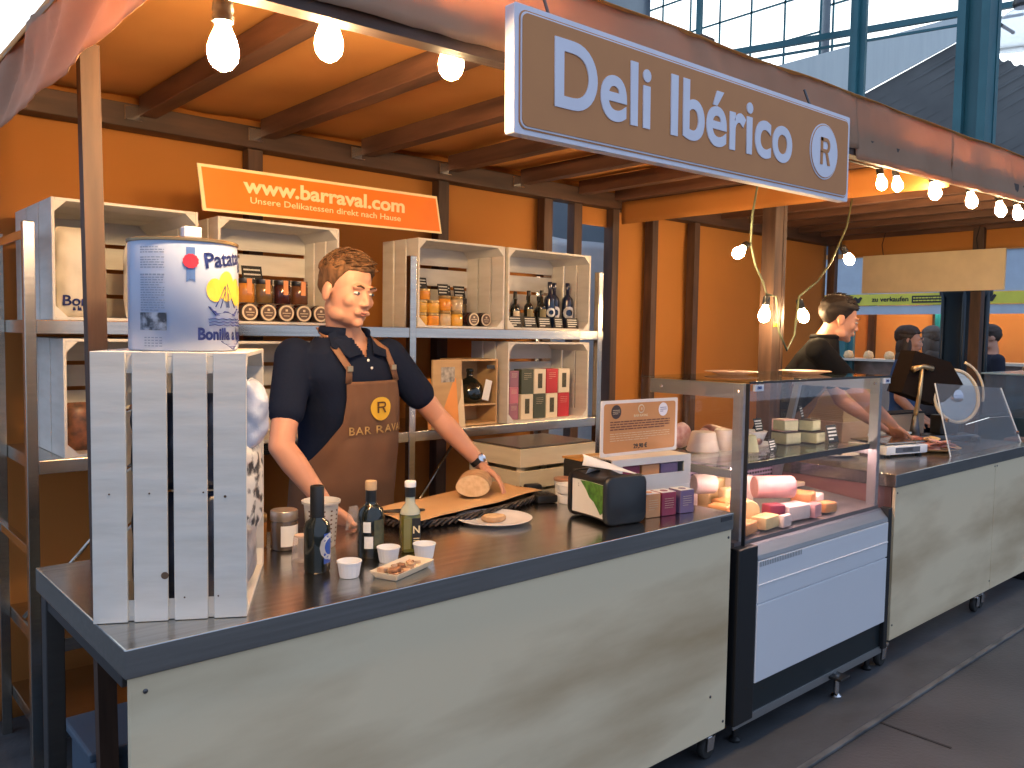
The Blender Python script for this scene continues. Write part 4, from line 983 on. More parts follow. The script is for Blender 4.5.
m = MB(); m.grid(lambda u, v: (-.37+.72*u+.03*(v-.5), -.125+.25*v+.012*math.sin(u*3), .030+.008*nz(u*4, v*3, 2)+.010*abs(u-.5)), 30, 14); q = m.build('kraft_paper', papm, None, True, loc=(1.84, 2.34, ZC+.004), rot=(0, 0, R(12)))
q.modifiers.new('t', 'SOLIDIFY').thickness = .0012; tag(q, 'sheet of brown kraft paper lying on the dark woven tray', 'paper')
t = thing('serving_tongs', 'dark tongs lying on the left end of the kraft paper', 'tongs', (1.52, 2.25, ZC+.048), R(-12))
MB().tube([(-.07, .012, .006), (0, .020, .004), (.07, .010, .001), (.085, .006, 0)], .004, 8).build('tong_arm', black_pl, t, True); MB().tube([(-.07, .010, .006), (0, -.006, .004), (.07, -.004, .001), (.085, .002, 0)], .004, 8).build('tong_arm', black_pl, t, True); MB().ell((-.072, .011, .006), (.009, .007, .005)).build('hinge', steel_dark, t, True)
t = thing('bread_loaf', 'cut half loaf of floured brown bread on the kraft paper, under the left hand', 'bread', (1.955, 2.400, ZC+.042), R(46))
def loaf(u, v):
    a = u*6.28318; L_ = -.105+.21*v; k = 1 if v < .55 else max(0, 1-((v-.55)/.45)**2.2)**.5
    y = .062*math.cos(a)*k; z = .040*math.sin(a)*k
    z = .036+(z if z > 0 else z*.85)*(1.15 if z > 0 else 1)
    return (L_, y, max(z, .0)+.002*nz(L_*30, a, 0))
m = MB(); m.grid(loaf, 36, 24); b_ = m.b; m.build('crust', crust, t, True)
MB().prism([(.061*math.cos(a*math.pi/16), max(.0, .036+(.046 if a < 16 else .034)*.985*math.sin(a*math.pi/16))) for a in range(32)], .003, M=Matrix.Translation((-.1072, 0, .0)) @ Matrix.Rotation(R(90), 4, 'Z') @ Matrix.Rotation(R(90), 4, 'X')).build('cut_face', bread_c, t)
# napkin dispenser
t = thing('napkin_dispenser', 'rounded black napkin dispenser with a green leaf panel, right part of the counter', 'napkin dispenser', (2.155, 1.925, ZC), R(-9)); t.scale = (1, 1, 1.06)
def rr(w, h, r, n=6): return rrect(-w/2, w/2, 0, h, r, n)
def ring_loft(mb, secs):
    n = len(secs[0]); vs = [v for s_ in secs for v in s_]; ff = [tuple(reversed(range(n))), tuple(len(vs)-n+i for i in range(n))]
    for j in range(len(secs)-1):
        for i in range(n): k = (i+1) % n; ff.append((j*n+i, j*n+k, (j+1)*n+k, (j+1)*n+i))
    mb._add(vs, ff)
sec = lambda y, w, h, z0=0, r=.03: [(x, y, z+z0) for x, z in rr(w, h, r)]
m = MB(); ring_loft(m, [sec(-.112, .165, .145, .006), sec(-.104, .180, .157, 0), sec(-.092, .180, .157, 0)]); m.build('end_cap', black_pl, t, smooth=50)
m = MB(); ring_loft(m, [sec(.088, .178, .152, .002), sec(.104, .178, .152, .002), sec(.110, .168, .142, .006)]); m.build('end_cap', black_pl, t, smooth=50)
m = MB(); ring_loft(m, [sec(-.092, .166, .145, .006, .02), sec(0, .150, .135, .008, .02), sec(.088, .166, .145, .006, .02)]); m.build('dispenser_body', black_pl, t, smooth=50)
leaf = mat('green_leaf_print', (.10, .26, .04), .4, col2=(.03, .10, .02), scale=(60, 60, 60))
m = MB(); m.grid(lambda u, v: (-.0835+.006*math.sin(math.pi*u)*1.0, -.088+.172*u, .020+.108*v), 12, 3); m.build('ad_panel', mat('pale_print_panel', (.66, .65, .60), .3), t)
m = MB(); m._add([(-.0845+.0062*math.sin(math.pi*min(max((y+.088)/.172, 0), 1)), y, z) for y, z in ((.045, .126), (.0, .128), (-.087, .127), (-.087, .040), (-.070, .030), (-.050, .048), (-.030, .066), (-.005, .076), (.015, .10))], [(0, 1, 8), (1, 7, 8), (1, 2, 7), (2, 6, 7), (2, 5, 6), (2, 4, 5), (2, 3, 4)]); m.build('leaf_print', leaf, t)
letters('TORK', .013, ink, t, Matrix.Translation((-.0800, .070, .110)) @ Matrix.Rotation(R(-90), 4, 'Z') @ Matrix.Rotation(R(90), 4, 'X'), bold=.0008)
m = MB(); m.grid(lambda u, v: (-.075+.150*u, .045-.16*v*u-.010*math.sin(v*3), .150+.062*(1-u)**.7*math.sin(1.57*(1-v*.75))), 10, 10); q = m.build('napkin', paper_white, t, True); q.modifiers.new('t', 'SOLIDIFY').thickness = .001
m = MB(); m.grid(lambda u, v: (-.07+.10*u, .03+.05*u-.02*v, .148+.022*v*(1-u)), 8, 4); m.build('napkin', paper_white, t, True)
# card terminal, tubs
t = thing('card_terminal', 'small black card terminal lying left of the white sample tubs', 'card terminal', (2.20, 2.31, ZC), R(-20))
MB().box(-.042, .042, -.085, .06, 0, .030, bev=.008).build('terminal_body', black_pl, t, smooth=40); MB().box(-.034, .034, .045, .085, .010, .048, bev=.008).build('printer_hump', black_pl, t, smooth=40); MB().box(-.028, .028, -.015, .03, .0300, .0315).build('display', mat('grey_display', (.09, .10, .10), .2), t)
m = MB()
for i in range(3):
    for j in range(3): m.box(-.024+i*.018, -.012+i*.018, -.07+j*.016, -.060+j*.016, .030, .0325)
m.build('keypad', steel_dark, t)
for k in range(2):
    t = thing('sample_tub', 'white sample tub with rim, %s of two stacked left of the napkin dispenser' % ['lower', 'upper'][k], 'tub', (2.245, 2.195, ZC+k*.036))
    MB().lathe([(.036, 0), (.038, .002), (.045, .030), (.048, .032), (.048, .035), (.043, .035), (.037, .004), (0, .004)], n=32).build('tub_body', white_pl, t, smooth=40)
t = thing('sample_tub', 'tub with a copper coloured lid behind the stacked white sample tubs', 'tub', (2.315, 2.285, ZC)); MB().lathe([(.036, 0), (.042, .065)], n=30).build('tub_body', white_pl, t, smooth=40)
MB().lathe([(.044, .065), (.045, .067), (.045, .074), (.043, .075)], n=30).build('lid', mat('copper_lid', (.62, .34, .22), .35, .4), t, smooth=40)
# black carry case with orange flap behind the dispenser
t = thing('black_case', 'black insulated case with an orange brown top, right of the slatted crates', 'case', (2.43, 2.31, ZC), R(-8))
MB().box(0, .16, 0, .12, 0, .125, bev=.008).build('case_body', black_matte, t, smooth=40)
MB().box(-.004, .165, -.004, .124, .125, .133, bev=.003).build('top_flap', mat('orange_brown_board', (.60, .30, .08), .5), t)
t = thing('wooden_coaster', 'small stack of thin wooden boards on the black case', 'board', (2.53, 2.33, ZC+.1335), R(-8))
for k in range(2): MB().box(-.05, .05, -.03, .03, k*.0055, k*.0055+.005, bev=.002).build('board', nat, t)
# gift rack with price sign
t = thing('gift_rack', 'white cardboard rack with three windows, carrying the orange price sign', 'rack', (2.250, 1.985, ZC), R(-8))
rk = mat('rack_white_card', (.70, .68, .66), .55)
W, D_, Hh = .395, .13, .185
MB().box(0, W, 0, D_, 0, .07, bev=.002).build('lower_box', rk, t)
for nm, b_ in (('front_frame', [(0, W, 0, .006, .07, .120), (0, W, 0, .006, .160, Hh), (0, .05, 0, .006, .12, .16), (W-.035, W, 0, .006, .12, .16)]),):
    m = MB(); [m.box(*q) for q in b_]; m.build(nm, rk, t)
MB().box(0, .004, .006, D_, .07, Hh).build('side_panel', black_matte, t); MB().box(W-.004, W, .006, D_, .07, Hh).build('side_panel', rk, t); MB().box(0, W, .006, D_, Hh-.004, Hh, bev=0).build('top_panel', mat('rack_cream_card', (.80, .70, .58), .6), t); MB().box(.004, W-.004, D_-.004, D_, .07, Hh-.004).build('rear_panel', rk, t)
burg = mat('burgundy_box', (.26, .03, .07), .45); orng = mat('orange_tea_box', (.68, .30, .12), .45); viol = mat('violet_tea_box', (.16, .11, .22), .45)
rnm = ['burgundy', 'orange', 'violet']
for i, (c_, x) in enumerate(((burg, .055), (orng, .155), (viol, .250))):
    q = MB().box(0, .088, 0, .08, 0, .085, bev=.002).build('tea_box', c_, None, loc=(2.250+x*math.cos(R(-8))+.0015+.012*.139, 1.985+x*math.sin(R(-8))+.012, ZC+.0705), rot=(0, 0, R(-8)))
    tag(q, '%s carton inside the windows of the white rack' % rnm[i], 'box')
for i, (c_, x, nm) in enumerate(((orng, 2.262, 'orange'), (burg, 2.335, 'burgundy'), (viol, 2.425, 'violet'))):
    t2 = thing('tea_box', 'small %s carton standing on the counter before the white rack' % nm, 'box', (x, 1.835-.012*i, ZC), R(-10))
    MB().box(0, .066, 0, .065, 0, .083, bev=.002).build('carton', c_, t2); MB().box(.002, .064, .002, .063, .083, .0842).build('white_top', paper_white, t2)
    m_ = MB(); m_.lathe([(.014, 0), (.014, .0008)], n=20, M=Matrix.Translation((.033, .03, .0843))); m_.build('top_badge', c_, t2)
    lines_text(5, .042, .040, label_cream, t2, face((.033, -.0005, .045)), i+2, lw=.001)
# price sign
t = thing('price_sign', 'white framed orange price sign standing on the white rack', 'sign', (2.475, 2.045, ZC+.186), R(-3))
MB().prism(rrect(-.212, .212, 0, .208, .006), .004, M=face((0, .004, 0))).build('sign_frame', mat('sign_frame_white', (.80, .76, .74), .4), t)
MB().prism(rrect(-.198, .198, .012, .196, .012), .001, M=face((0, -.0002, 0))).build('sign_face', mat('sign_card_orange', (.58, .27, .10), .5), t)
MB().lathe([(.026, 0), (.026, .001)], n=28, M=face((-.135, -.0014, .165))).build('dark_seal', mat('seal_dark', (.05, .03, .03), .5), t); lines_text(3, .036, .02, label_cream, t, face((-.135, -.0026, .165)), 2, lw=.0015)
MB().lathe([(.026, 0), (.026, .001)], n=28, M=face((.125, -.0014, .165))).build('white_seal', sign_white, t); lines_text(3, .036, .022, navy, t, face((.125, -.0026, .165)), 5, lw=.002)
MB().lathe([(.017, 0), (.017, .001)], n=28, M=face((0, -.0014, .172))).build('emblem_disc', label_cream, t); MB().lathe([(.0125, 0), (.0125, .001)], n=28, M=face((0, -.0024, .172))).build('emblem_field', MATS['sign_card_orange'], t); r_mark(face((0, -.0034, .172)), .009, label_cream, t)
letters('BAR RAVAL', .014, label_cream, t, face((0, -.0016, .146)), xs=1.1)
lines_text(4, .33, .038, mat('sign_dark_print', (.16, .05, .03), .6), t, face((0, -.0014, .113)), 8, lw=.0042); lines_text(4, .33, .034, label_cream, t, face((0, -.0014, .070)), 9, lw=.0016)
letters('29,90 €', .024, ink, t, face((0, -.0016, .030)), bold=.0006)

# ============================================================ FRIDGE CONTENTS
cheeses = [mat('white_cheese', (.78, .66, .58), .5, col2=(.70, .56, .50), scale=(30, 30, 30)), mat('pale_yellow_cheese', (.80, .62, .30), .5, col2=(.70, .5, .22), scale=(20, 20, 20)), mat('orange_cheese', (.72, .34, .12), .5, col2=(.62, .26, .08), scale=(20, 20, 20)), mat('pink_rind_cheese', (.68, .38, .36), .5, col2=(.6, .28, .28), scale=(20, 20, 20))]
rind = mat('dark_cheese_rind', (.10, .06, .045), .7, col2=(.05, .03, .02), scale=(30, 30, 30)); paste = mat('grey_green_cheese_paste', (.38, .36, .22), .5, col2=(.30, .30, .18), scale=(20, 20, 20)); ham_m = mat('pink_cured_meat', (.60, .26, .24), .4, col2=(.80, .52, .48), scale=(22, 22, 22), contrast=(.4, .6)); ham_d = mat('dark_cured_meat', (.16, .03, .03), .4, col2=(.40, .15, .12), scale=(30, 30, 30))
ZS = 1.0755
def frustum(label, loc, r0, r1, h, m_, name='goat_cheese'):
    t = MB(); t.lathe([(r0*.95, 0), (r0, .004), (r1, h-.005), (r1*.9, h)], n=28); q = t.build(name, m_, None, smooth=40, loc=loc); return tag(q, label, 'cheese')
frustum('large white truncated cheese on the fridge shelf, left end', (2.985, 2.12, ZS), .070, .052, .085, cheeses[0]); frustum('slimmer white cheese just right of the large one on the fridge shelf', (3.105, 2.10, ZS), .042, .040, .088, cheeses[0]); frustum('greenish grey truncated cheese beside the left frame post', (3.13, 1.995, ZS), .050, .036, .072, paste)
def wedge(label, loc, w, d, h, rz, m_side=paste, m_r=rind):
    t = thing('cheese_wedge', label, 'cheese', loc, rz)
    MB().box(-w/2, w/2, -d/2, d/2, .004, h-.004, bev=.003).build('paste', m_side, t); MB().box(-w/2-.003, w/2+.003, -d/2+.004, d/2+.003, h-.004, h, bev=.0015).build('rind', m_r, t); MB().box(-w/2-.003, w/2+.003, -d/2+.004, d/2+.003, 0, .004, bev=.0015).build('rind', m_r, t); MB().box(-w/2-.003, w/2+.003, d/2, d/2+.004, .004, h-.004).build('rind', m_r, t); return t
wedge('dark rinded cheese block at the lower left of the shelf pile', (3.52, 2.04, ZS), .10, .09, .058, R(-10)); wedge('dark rinded cheese block at the lower right of the shelf pile', (3.665, 1.99, ZS), .10, .09, .055, R(6)); wedge('cheese block with pinkish rind on top of the left block', (3.53, 2.05, ZS+.059), .085, .075, .055, R(-14), m_r=ham_m); wedge('pale cheese block on top of the right block', (3.66, 2.0, ZS+.056), .085, .07, .055, R(4))
t = thing('white_dish', 'oval white dish with dark sausage on the fridge shelf', 'dish', (3.33, 2.08, ZS)); MB().lathe([(.06, 0), (.085, .014), (.087, .016), (.083, .016), (.055, .004), (0, .004)], n=36).build('dish_body', white_cer, t, smooth=50)
for k, (dx, dy) in enumerate(((-.02, 0), (.025, .012))):
    q = MB().capsule((-.03, 0, 0), (.03, 0, 0), .017, .015).build('cured_sausage', ham_d, None, True, loc=(3.33+dx, 2.08+dy*1.5+(-.022 if k == 0 else .022), ZS+.0215), rot=(0, 0, R(20+k*30))); tag(q, 'dark cured sausage on the oval white dish, %s one' % ['front', 'rear'][k], 'sausage')
t = thing('white_dish', 'upper round white dish with a pink rolled meat, behind the sausage dish', 'dish', (3.44, 2.17, ZS)); MB().lathe([(.05, 0), (.07, .052), (.072, .054), (.068, .054), (.045, .006), (0, .006)], n=36).build('dish_body', white_cer, t, smooth=50)
for i, (lb, x, y, z, rz, w_, h_) in enumerate((('black price card standing before the sausage dish', 3.235, 1.93, ZS, 8, .065, .055), ('black price card on the upper white dish', 3.41, 2.11, ZS+.058, 0, .065, .062), ('tilted black price card on the topmost cheese block', 3.66, 2.035, ZS+.112, 20, .07, .06), ('large black price card at the right end of the fridge shelf', 3.765, 1.93, ZS, -4, .085, .085))): card(lb, w_, h_, (x, y, z), R(rz), 15, 40+i, 4)
# hanging ham slices pack, sausage net at left rear
q = MB().lathe([(0, 0), (.05, .002), (.058, .02), (.05, .038), (0, .04)], n=30, M=Matrix.Rotation(R(90), 4, 'X')).build('salami_pack', ham_m, None, True, loc=(3.00, 2.235, ZS+.170)); q.location = (2.97, 2.245, ZS+.059); tag(q, 'round pink salami slice pack leaning at the rear left of the fridge shelf', 'salami')
t = thing('cured_ham', 'dark cured ham piece lying at the rear of the fridge shelf, behind the white cheeses', 'ham', (3.22, 2.20, ZS)); m_ = MB(); m_.capsule((-.07, 0, .05), (.09, .01, .035), .05, .033, 18); m_.build('ham_body', ham_d, t, True); MB().ell((-.112, 0, .052), (.010, .034, .034)).build('cut_face', ham_m, t, True)
# deck pile
deck = [('block of pale yellow cheese with yellow label at the left of the fridge deck', 'b', 3.00, 2.10, .10, .06, .10, 1, 10), ('upright pale cheese packet beside the yellow one', 'b', 3.12, 2.13, .09, .05, .11, 1, -8), ('white cheese packet at far left of the fridge deck', 'b', 2.88, 2.12, .09, .06, .085, 0, 6),
        ('orange cheese wedge in the front left corner of the deck', 'b', 2.80, 1.90, .07, .08, .09, 2, 14), ('brown orange wedge behind the front left one', 'b', 2.90, 1.95, .07, .08, .085, 2, -10), ('large pink cylindrical cheese on top of the pile', 'c', 3.19, 1.90, .048, .17, .095, 3, -35), ('cut yellow half wheel left of the pink cylinder', 'c', 2.98, 1.90, .045, .09, .012, 1, 60),
        ('flat pale cheese in the front middle of the deck', 'b', 2.97, 1.80, .12, .07, .05, 1, 5), ('orange flat cheese at the front left of the deck', 'b', 2.82, 1.80, .12, .07, .045, 2, 12), ('lilac white cheese block under the pink cylinder', 'b', 3.20, 1.815, .15, .08, .065, 0, -6), ('peach coloured cheese block at the right of the pile', 'b', 3.37, 1.86, .10, .09, .085, 2, 18), ('dark red wrapped cheese between the pale blocks', 'b', 3.08, 1.83, .08, .06, .075, 4, -20), ('white soft cheese on top at the rear of the pile', 'b', 3.18, 2.06, .12, .07, .13, 0, -4), ('yellow flat cheese at the rear middle', 'b', 3.05, 2.01, .11, .07, .09, 1, 3),
        ('small white cheese in the very front, between the flat yellow and lilac blocks', 'b', 3.06, 1.765, .07, .03, .05, 0, 4), ('tall yellow cheese behind the flat yellow one at the front', 'b', 2.985, 1.985, .08, .05, .115, 1, -12), ('pale pink cheese at the right front of the deck', 'b', 3.32, 1.785, .08, .05, .06, 3, 8), ('creamy round cheese on top of the orange wedges', 'c', 2.86, 2.02, .040, .09, .095, 0, -30), ('white paper wrapped cheese at the far right of the deck', 'b', 3.52, 1.90, .11, .08, .05, 0, 14), ('small orange cheese in the front right of the deck', 'b', 3.46, 1.80, .08, .06, .045, 2, -8)]
cm = cheeses + [mat('dark_red_wrap', (.26, .02, .05), .4)]
for lb, k, x, y, a, b, z, ci, rz in deck:
    dz = .800+(y-1.75)*.0909
    m_ = MB()
    if k == 'b': m_.box(-a/2, a/2, -b/2, b/2, 0, z, bev=.008)
    else: m_.lathe([(a*.94, -b/2), (a, -b/2+.006), (a, b/2-.006), (a*.94, b/2)], n=28, M=Matrix.Translation((0, 0, a)) @ Matrix.Rotation(R(90), 4, 'Y'))
    zz = dz if k == 'b' or z < .05 else dz+(.068 if x > 3 else .096)
    q = m_.build('cheese', cm[ci], None, smooth=45, loc=(x, y, zz+.001), rot=(0, 0, R(rz))); tag(q, lb+'', 'cheese')
card('black card with white writing leaning at the rear of the deck pile', .10, .05, (3.26, 2.12, .838), 0, 10, 77, 2); card('black price card lying at the right of the fridge deck', .09, .05, (3.55, 2.05, .832), R(-12), 35, 78, 3)
t = MB().box(-.16, .16, -.06, .06, 0, .02, bev=.004).build('serving_board', mat('cutting_board_pale', (.55, .42, .30), .5), None, loc=(3.66, 2.16, .8375)); tag(t, 'pale narrow board at the rear right of the fridge deck', 'board')
for i, (x, y) in enumerate(((3.181, 2.12), (3.60, 2.00))):
    t = thing('wooden_plate', 'shallow reddish wooden plate on the fridge glass, %s one' % ['left', 'right'][i], 'plate', (x, y, 1.4032)); MB().lathe([(.06, 0), (.085, .006), (.115, .010), (.117, .013), (.112, .014), (.08, .009), (0, .005)], n=40).build('plate_body', mat('reddish_wood', (.34, .15, .09), .5), t, smooth=60)
# ============================================================ SECOND COUNTER THINGS
t = thing('dinner_plate', 'round white plate with a knife, on the left end of the second counter', 'plate', (4.345, 2.235, ZC)); MB().lathe([(.09, 0), (.135, .013), (.138, .016), (.133, .0165), (.09, .007), (0, .005)], n=48).build('plate_body', white_cer, t, smooth=60)
t = thing('carving_knife', 'dark knife lying across the white plate', 'knife', (4.36, 2.22, ZC+.0175), R(35)); MB().box(-.02, .13, -.010, .010, 0, .003, bev=.001).build('blade', steel, t); MB().box(-.13, -.02, -.011, .011, -.0, .013, bev=.004).build('handle', black_pl, t)
t = thing('kitchen_scale', 'white digital scale with grey display, in front of the dark haired seller', 'scale', (4.66, 2.05, ZC), R(-14))
MB().box(-.17, .17, -.10, .16, .012, .062, bev=.010).build('scale_body', white_pl, t, smooth=40)
for x in (-.13, .13):
    for y in (-.07, .12): MB().lathe([(.016, 0), (.016, .014)], n=14).build('foot', rubber, t, loc=(x, y, 0))
MB().box(-.16, .16, -.085, .15, .070, .078, bev=.003).build('weighing_plate', steel, t); MB().box(-.12, .12, -.06, .12, .062, .070).build('plate_support', black_pl, t)
MB().box(-.10, .10, -.1015, -.099, .022, .052).build('display', mat('lcd_grey', (.12, .13, .16), .2), t); letters('0.000', .026, ink, t, face((0, -.1025, .037)), xs=1.4)
t = thing('meat_platter', 'round platter of sliced ham and cheese beneath the acrylic screen', 'platter', (5.03, 2.02, ZC)); MB().lathe([(.12, 0), (.185, .018), (.188, .022), (.18, .021), (.12, .006), (0, .006)], n=40).build('platter_body', nat, t, smooth=50)
rnd = random.Random(5)
for k in range(34):
    a = rnd.uniform(0, 6.28); rr_ = .14*rnd.random()**.5; x = 5.03+rr_*math.cos(a); y = 2.02+rr_*math.sin(a)
    q = MB().lathe([(.030, 0), (.032, .001), (.030, .0025)], n=14, sx=1.2).build('ham_slice', [ham_m, ham_d, cheeses[1]][2 if x > 5.06 and k % 2 else k % 2], None, True, loc=(x, y, ZC+.022+.0035*(k//3)), rot=(rnd.uniform(-.25, .25), rnd.uniform(-.25, .25), a))
    tag(q, 'thin slice of ham or cheese piled on the round platter', 'slice', 'slices on the round platter')
t = thing('cover_lid', 'flat pale greenish lid resting over the rear of the meat platter', 'lid', (5.10, 2.22, ZC)); MB().box(-.17, .17, -.02, .10, .055, .070, bev=.004).build('lid_top', mat('pale_green_white', (.66, .74, .70), .4), t); MB().box(-.15, .15, .02, .08, 0, .055, bev=.003).build('lid_box', mat('wood_block_pale', (.66, .48, .32), .6, scale=(3, 3, 20)), t)
# wooden serving box and stack of kraft paper
t = thing('wooden_block_box', 'long pale wooden box standing under the slicer, behind the acrylic screen', 'box', (5.44, 2.36, ZC), R(-8)); MB().box(-.22, .30, 0, .12, 0, .155, bev=.004).build('box_body', MATS['wood_block_pale'], t); MB().box(-.23, .31, -.006, .126, .155, .165, bev=.002).build('dark_top', black_matte, t)
t = thing('paper_stack', 'stack of yellowish kraft sheets on a wooden stand, right of the dark haired seller', 'paper', (5.10, 2.46, .012), R(-6))
MB().box(-.17, .17, 0, .26, 0, 1.04, bev=.004).build('stand', MATS['wood_block_pale'], t)
m_ = MB()
rnd = random.Random(2)
for k in range(22): dx = rnd.uniform(-.004, .004); m_.box(-.16+dx, .16+dx, .005, .24, 1.041+k*.0115, 1.051+k*.0115)
m_.build('sheets', mat('kraft_sheets', (.66, .50, .26), .7, col2=(.58, .42, .2), scale=(2, 2, 30)), t)
# slicer with black cover
t = thing('meat_slicer', 'large hand slicer with round blade guard, brass press and black cover', 'slicer', (5.62, 2.12, ZC+.0), R(-28))
chv = mat('cream_enamel', (.72, .64, .48), .3); brass = mat('old_brass', (.50, .38, .22), .3, .8)
MB().box(-.22, .22, -.02, .12, 0, .035, bev=.008).build('slicer_base', steel_dark, t, smooth=40); MB().box(-.06, .08, .0, .10, .035, .16, bev=.01).build('pedestal', black_pl, t, smooth=40)
Mb = Matrix.Translation((.02, -.03, .285)) @ Matrix.Rotation(R(80), 4, 'X')
m_ = MB(); m_.lathe([(.150, -.012), (.172, -.008), (.176, .006), (.168, .014), (.158, .010), (.155, -.004)], n=56, M=Mb); m_.build('blade_guard', chv, t, smooth=50)
MB().lathe([(.155, -.004), (.154, .002), (.05, .006), (0, .007)], n=48, M=Mb).build('blade', steel, t, smooth=50)
MB().lathe([(.04, .006), (.038, .022), (.02, .03), (0, .031)], n=28, M=Mb).build('blade_hub', chrome, t, smooth=50)
m_ = MB(); m_.prism([(-.33, .05), (-.05, -.04), (.12, .10), (.02, .24), (-.24, .31)], .14, M=Matrix.Translation((-.06, .10, .26)) @ Matrix.Rotation(R(90), 4, 'X')); m_.build('black_cover', mat('black_cloth_cover', (.014, .010, .009), .9, spec=.1), t)
m_ = MB(); m_.tube([(-.30, -.06, .16), (-.285, -.07, .30), (-.275, -.07, .46)], [.016, .013, .012], 12); m_.build('press_arm', brass, t, True); MB().tube([(-.34, -.07, .455), (-.27, -.07, .475), (-.20, -.07, .46)], [.020, .012, .018], 12).build('press_handle', brass, t, True)
MB().tube([(-.30, -.06, 0), (-.30, -.06, .17)], [.04, .016], 14).build('press_foot', steel_dark, t, True)
m_ = MB(); m_.tube([(.02+.225*math.cos(R(a)), -.01, .285+.225*math.sin(R(a))) for a in range(-10, 80, 9)], .008, 8); m_.build('guard_arc', chv, t, True)
# acrylic screen
t = thing('acrylic_screen', 'clear acrylic spit guard leaning back along the edge of the second counter', 'screen', (4.82, 1.80, ZC))
m_ = MB(); m_._add([(0, 0, 0), (1.12, 0, 0), (1.06, .11, .34), (-.02, .09, .40), (0, .005, 0), (1.12, .005, 0), (1.06, .115, .34), (-.02, .095, .40)], [(0,1,2,3), (7,6,5,4), (0,4,5,1), (1,5,6,2), (2,6,7,3), (3,7,4,0)]); m_.build('acrylic_sheet', acryl, t)
edge = mat('pale_acrylic_edge', (.75, .82, .85), .15)  # pale strips along the side edges of the screen
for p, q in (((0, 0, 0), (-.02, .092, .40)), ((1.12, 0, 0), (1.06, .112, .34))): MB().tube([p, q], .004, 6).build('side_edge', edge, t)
for p in ((-.008, .03, .20), (1.10, .02, .06)): MB().lathe([(.010, 0), (.010, .012)], n=14, M=Matrix.Translation(p) @ Matrix.Rotation(R(90), 4, 'X')).build('clamp_knob', chrome, t)
MB().tube([(.25, .02, .16), (.60, .02, .18), (.95, .02, .17)], .003, 6).build('tie_rod', chrome, t)
t = thing('black_marker', 'small black object lying at the right end of the second counter', 'marker', (5.75, 2.0, ZC), R(10)); MB().box(-.05, .05, -.02, .02, 0, .03, bev=.008).build('marker_body', black_pl, t, smooth=40)
# dark fibrous net hanging on the open end post
t = thing('wire_basket', 'dark wire basket beyond the right end of the second counter', 'basket', (6.18, 1.86, .012))
m_ = MB()
for k in range(12): m_.tube([(-.08+.014*k, -.09, .55), (-.08+.014*k, -.09, .95)], .003, 5)
for k in range(14): m_.tube([(-.09, -.09, .56+.03*k), (.09, -.09, .56+.03*k)], .003, 5)
m_.build('mesh_front', black_pl, t); MB().box(-.09, .09, -.085, .09, .55, .92, bev=.01).build('contents', mat('dark_sacking', (.08, .06, .05), .8, col2=(.3, .2, .16), scale=(30, 30, 30)), t); MB().box(-.1, .1, -.1, .1, 0, .55, bev=.01).build('stand', black_pl, t)

# ============================================================ PEOPLE
skin = mat('skin', (.58, .30, .20), .5, col2=(.53, .26, .17), scale=(14, 14, 14)); skin_b = mat('skin_tanned', (.50, .25, .16), .5, col2=(.45, .22, .14), scale=(14, 14, 14))
lip = mat('lip', (.42, .15, .12), .5); eye_w = mat('eye_white', (.75, .72, .68), .2); iris = mat('iris', (.05, .07, .09), .2)
def lerp(a, b, t): return a+(b-a)*t
class Torso:
    """soft oval trunk: rings (z, centre x, centre y, half width, half depth) in the person's own frame"""
    def __init__(s, rings, ang): s.r = sorted(rings); s.L = Vector((math.cos(ang), math.sin(ang), 0)); s.F = Vector((math.sin(ang), -math.cos(ang), 0))
    def at(s, z):
        r = s.r
        if z <= r[0][0]: return r[0][1:]
        for a, b in zip(r, r[1:]):
            if z <= b[0]:
                t = (z-a[0])/(b[0]-a[0]); t = t*t*(3-2*t)*.5+t*.5; return [lerp(p, q, t) for p, q in zip(a[1:], b[1:])]
        return r[-1][1:]
    def P(s, z, th, off=0):
        x, y, a, b = s.at(z); e = 2/2.35; c, q = math.cos(th), math.sin(th)
        return Vector((x, y, z)) + s.L*((a+off)*math.copysign(abs(q)**e, q)) + s.F*((b+off)*math.copysign(abs(c)**e, c))
    def shell(s, mb, z0, z1, off, n=36, m=26):
        secs = [[tuple(s.P(lerp(z0, z1, j/m), 2*math.pi*i/n, off)) for i in range(n)] for j in range(m+1)]
        ring_loft(mb, secs)
def hand(mb, wr, f, nrm, thumb, curl=20, s=1.0, spread=.5, hold=None):
    wr = Vector(wr); f = Vector(f).normalized(); nrm = Vector(nrm); nrm = (nrm-f*nrm.dot(f)).normalized(); l = f.cross(nrm).normalized()*thumb
    for i in range(4):
        k = wr+f*(.086-.004*abs(i-1))*s+l*(.030-.020*i)*s
        mb.capsule(wr+l*(.014-.010*i)*s+f*.008, k, .0145*s, .0118*s, 10)
        d = (f+l*(.10-.07*i)*spread).normalized(); p = k; ln = [.043, .027, .021]; sc = [.92, 1.0, .95, .76][i]*s; c = R(curl*(.7+.12*i))
        r = [.0095*s, .0088*s, .0080*s, .0070*s]
        for j in range(3):
            d = (d*math.cos(c)+nrm*math.sin(c)).normalized() if j else (d*math.cos(c*.8)+nrm*math.sin(c*.8)).normalized()
            q = p+d*ln[j]*sc; mb.capsule(p, q, r[j], r[j+1], 10); p = q
    b = wr+f*.022*s+l*.022*s+nrm*.006; d = (f*.62+l*.72+nrm*.30).normalized(); p = b
    for j, (ln, ra, rb) in enumerate(((.044, .0135, .0115), (.033, .0112, .0098), (.026, .0098, .0078))):
        q = p+d*ln*s; mb.capsule(p, q, ra*s, rb*s, 10); p = q; d = (d*.9+f*.30+nrm*.16).normalized()
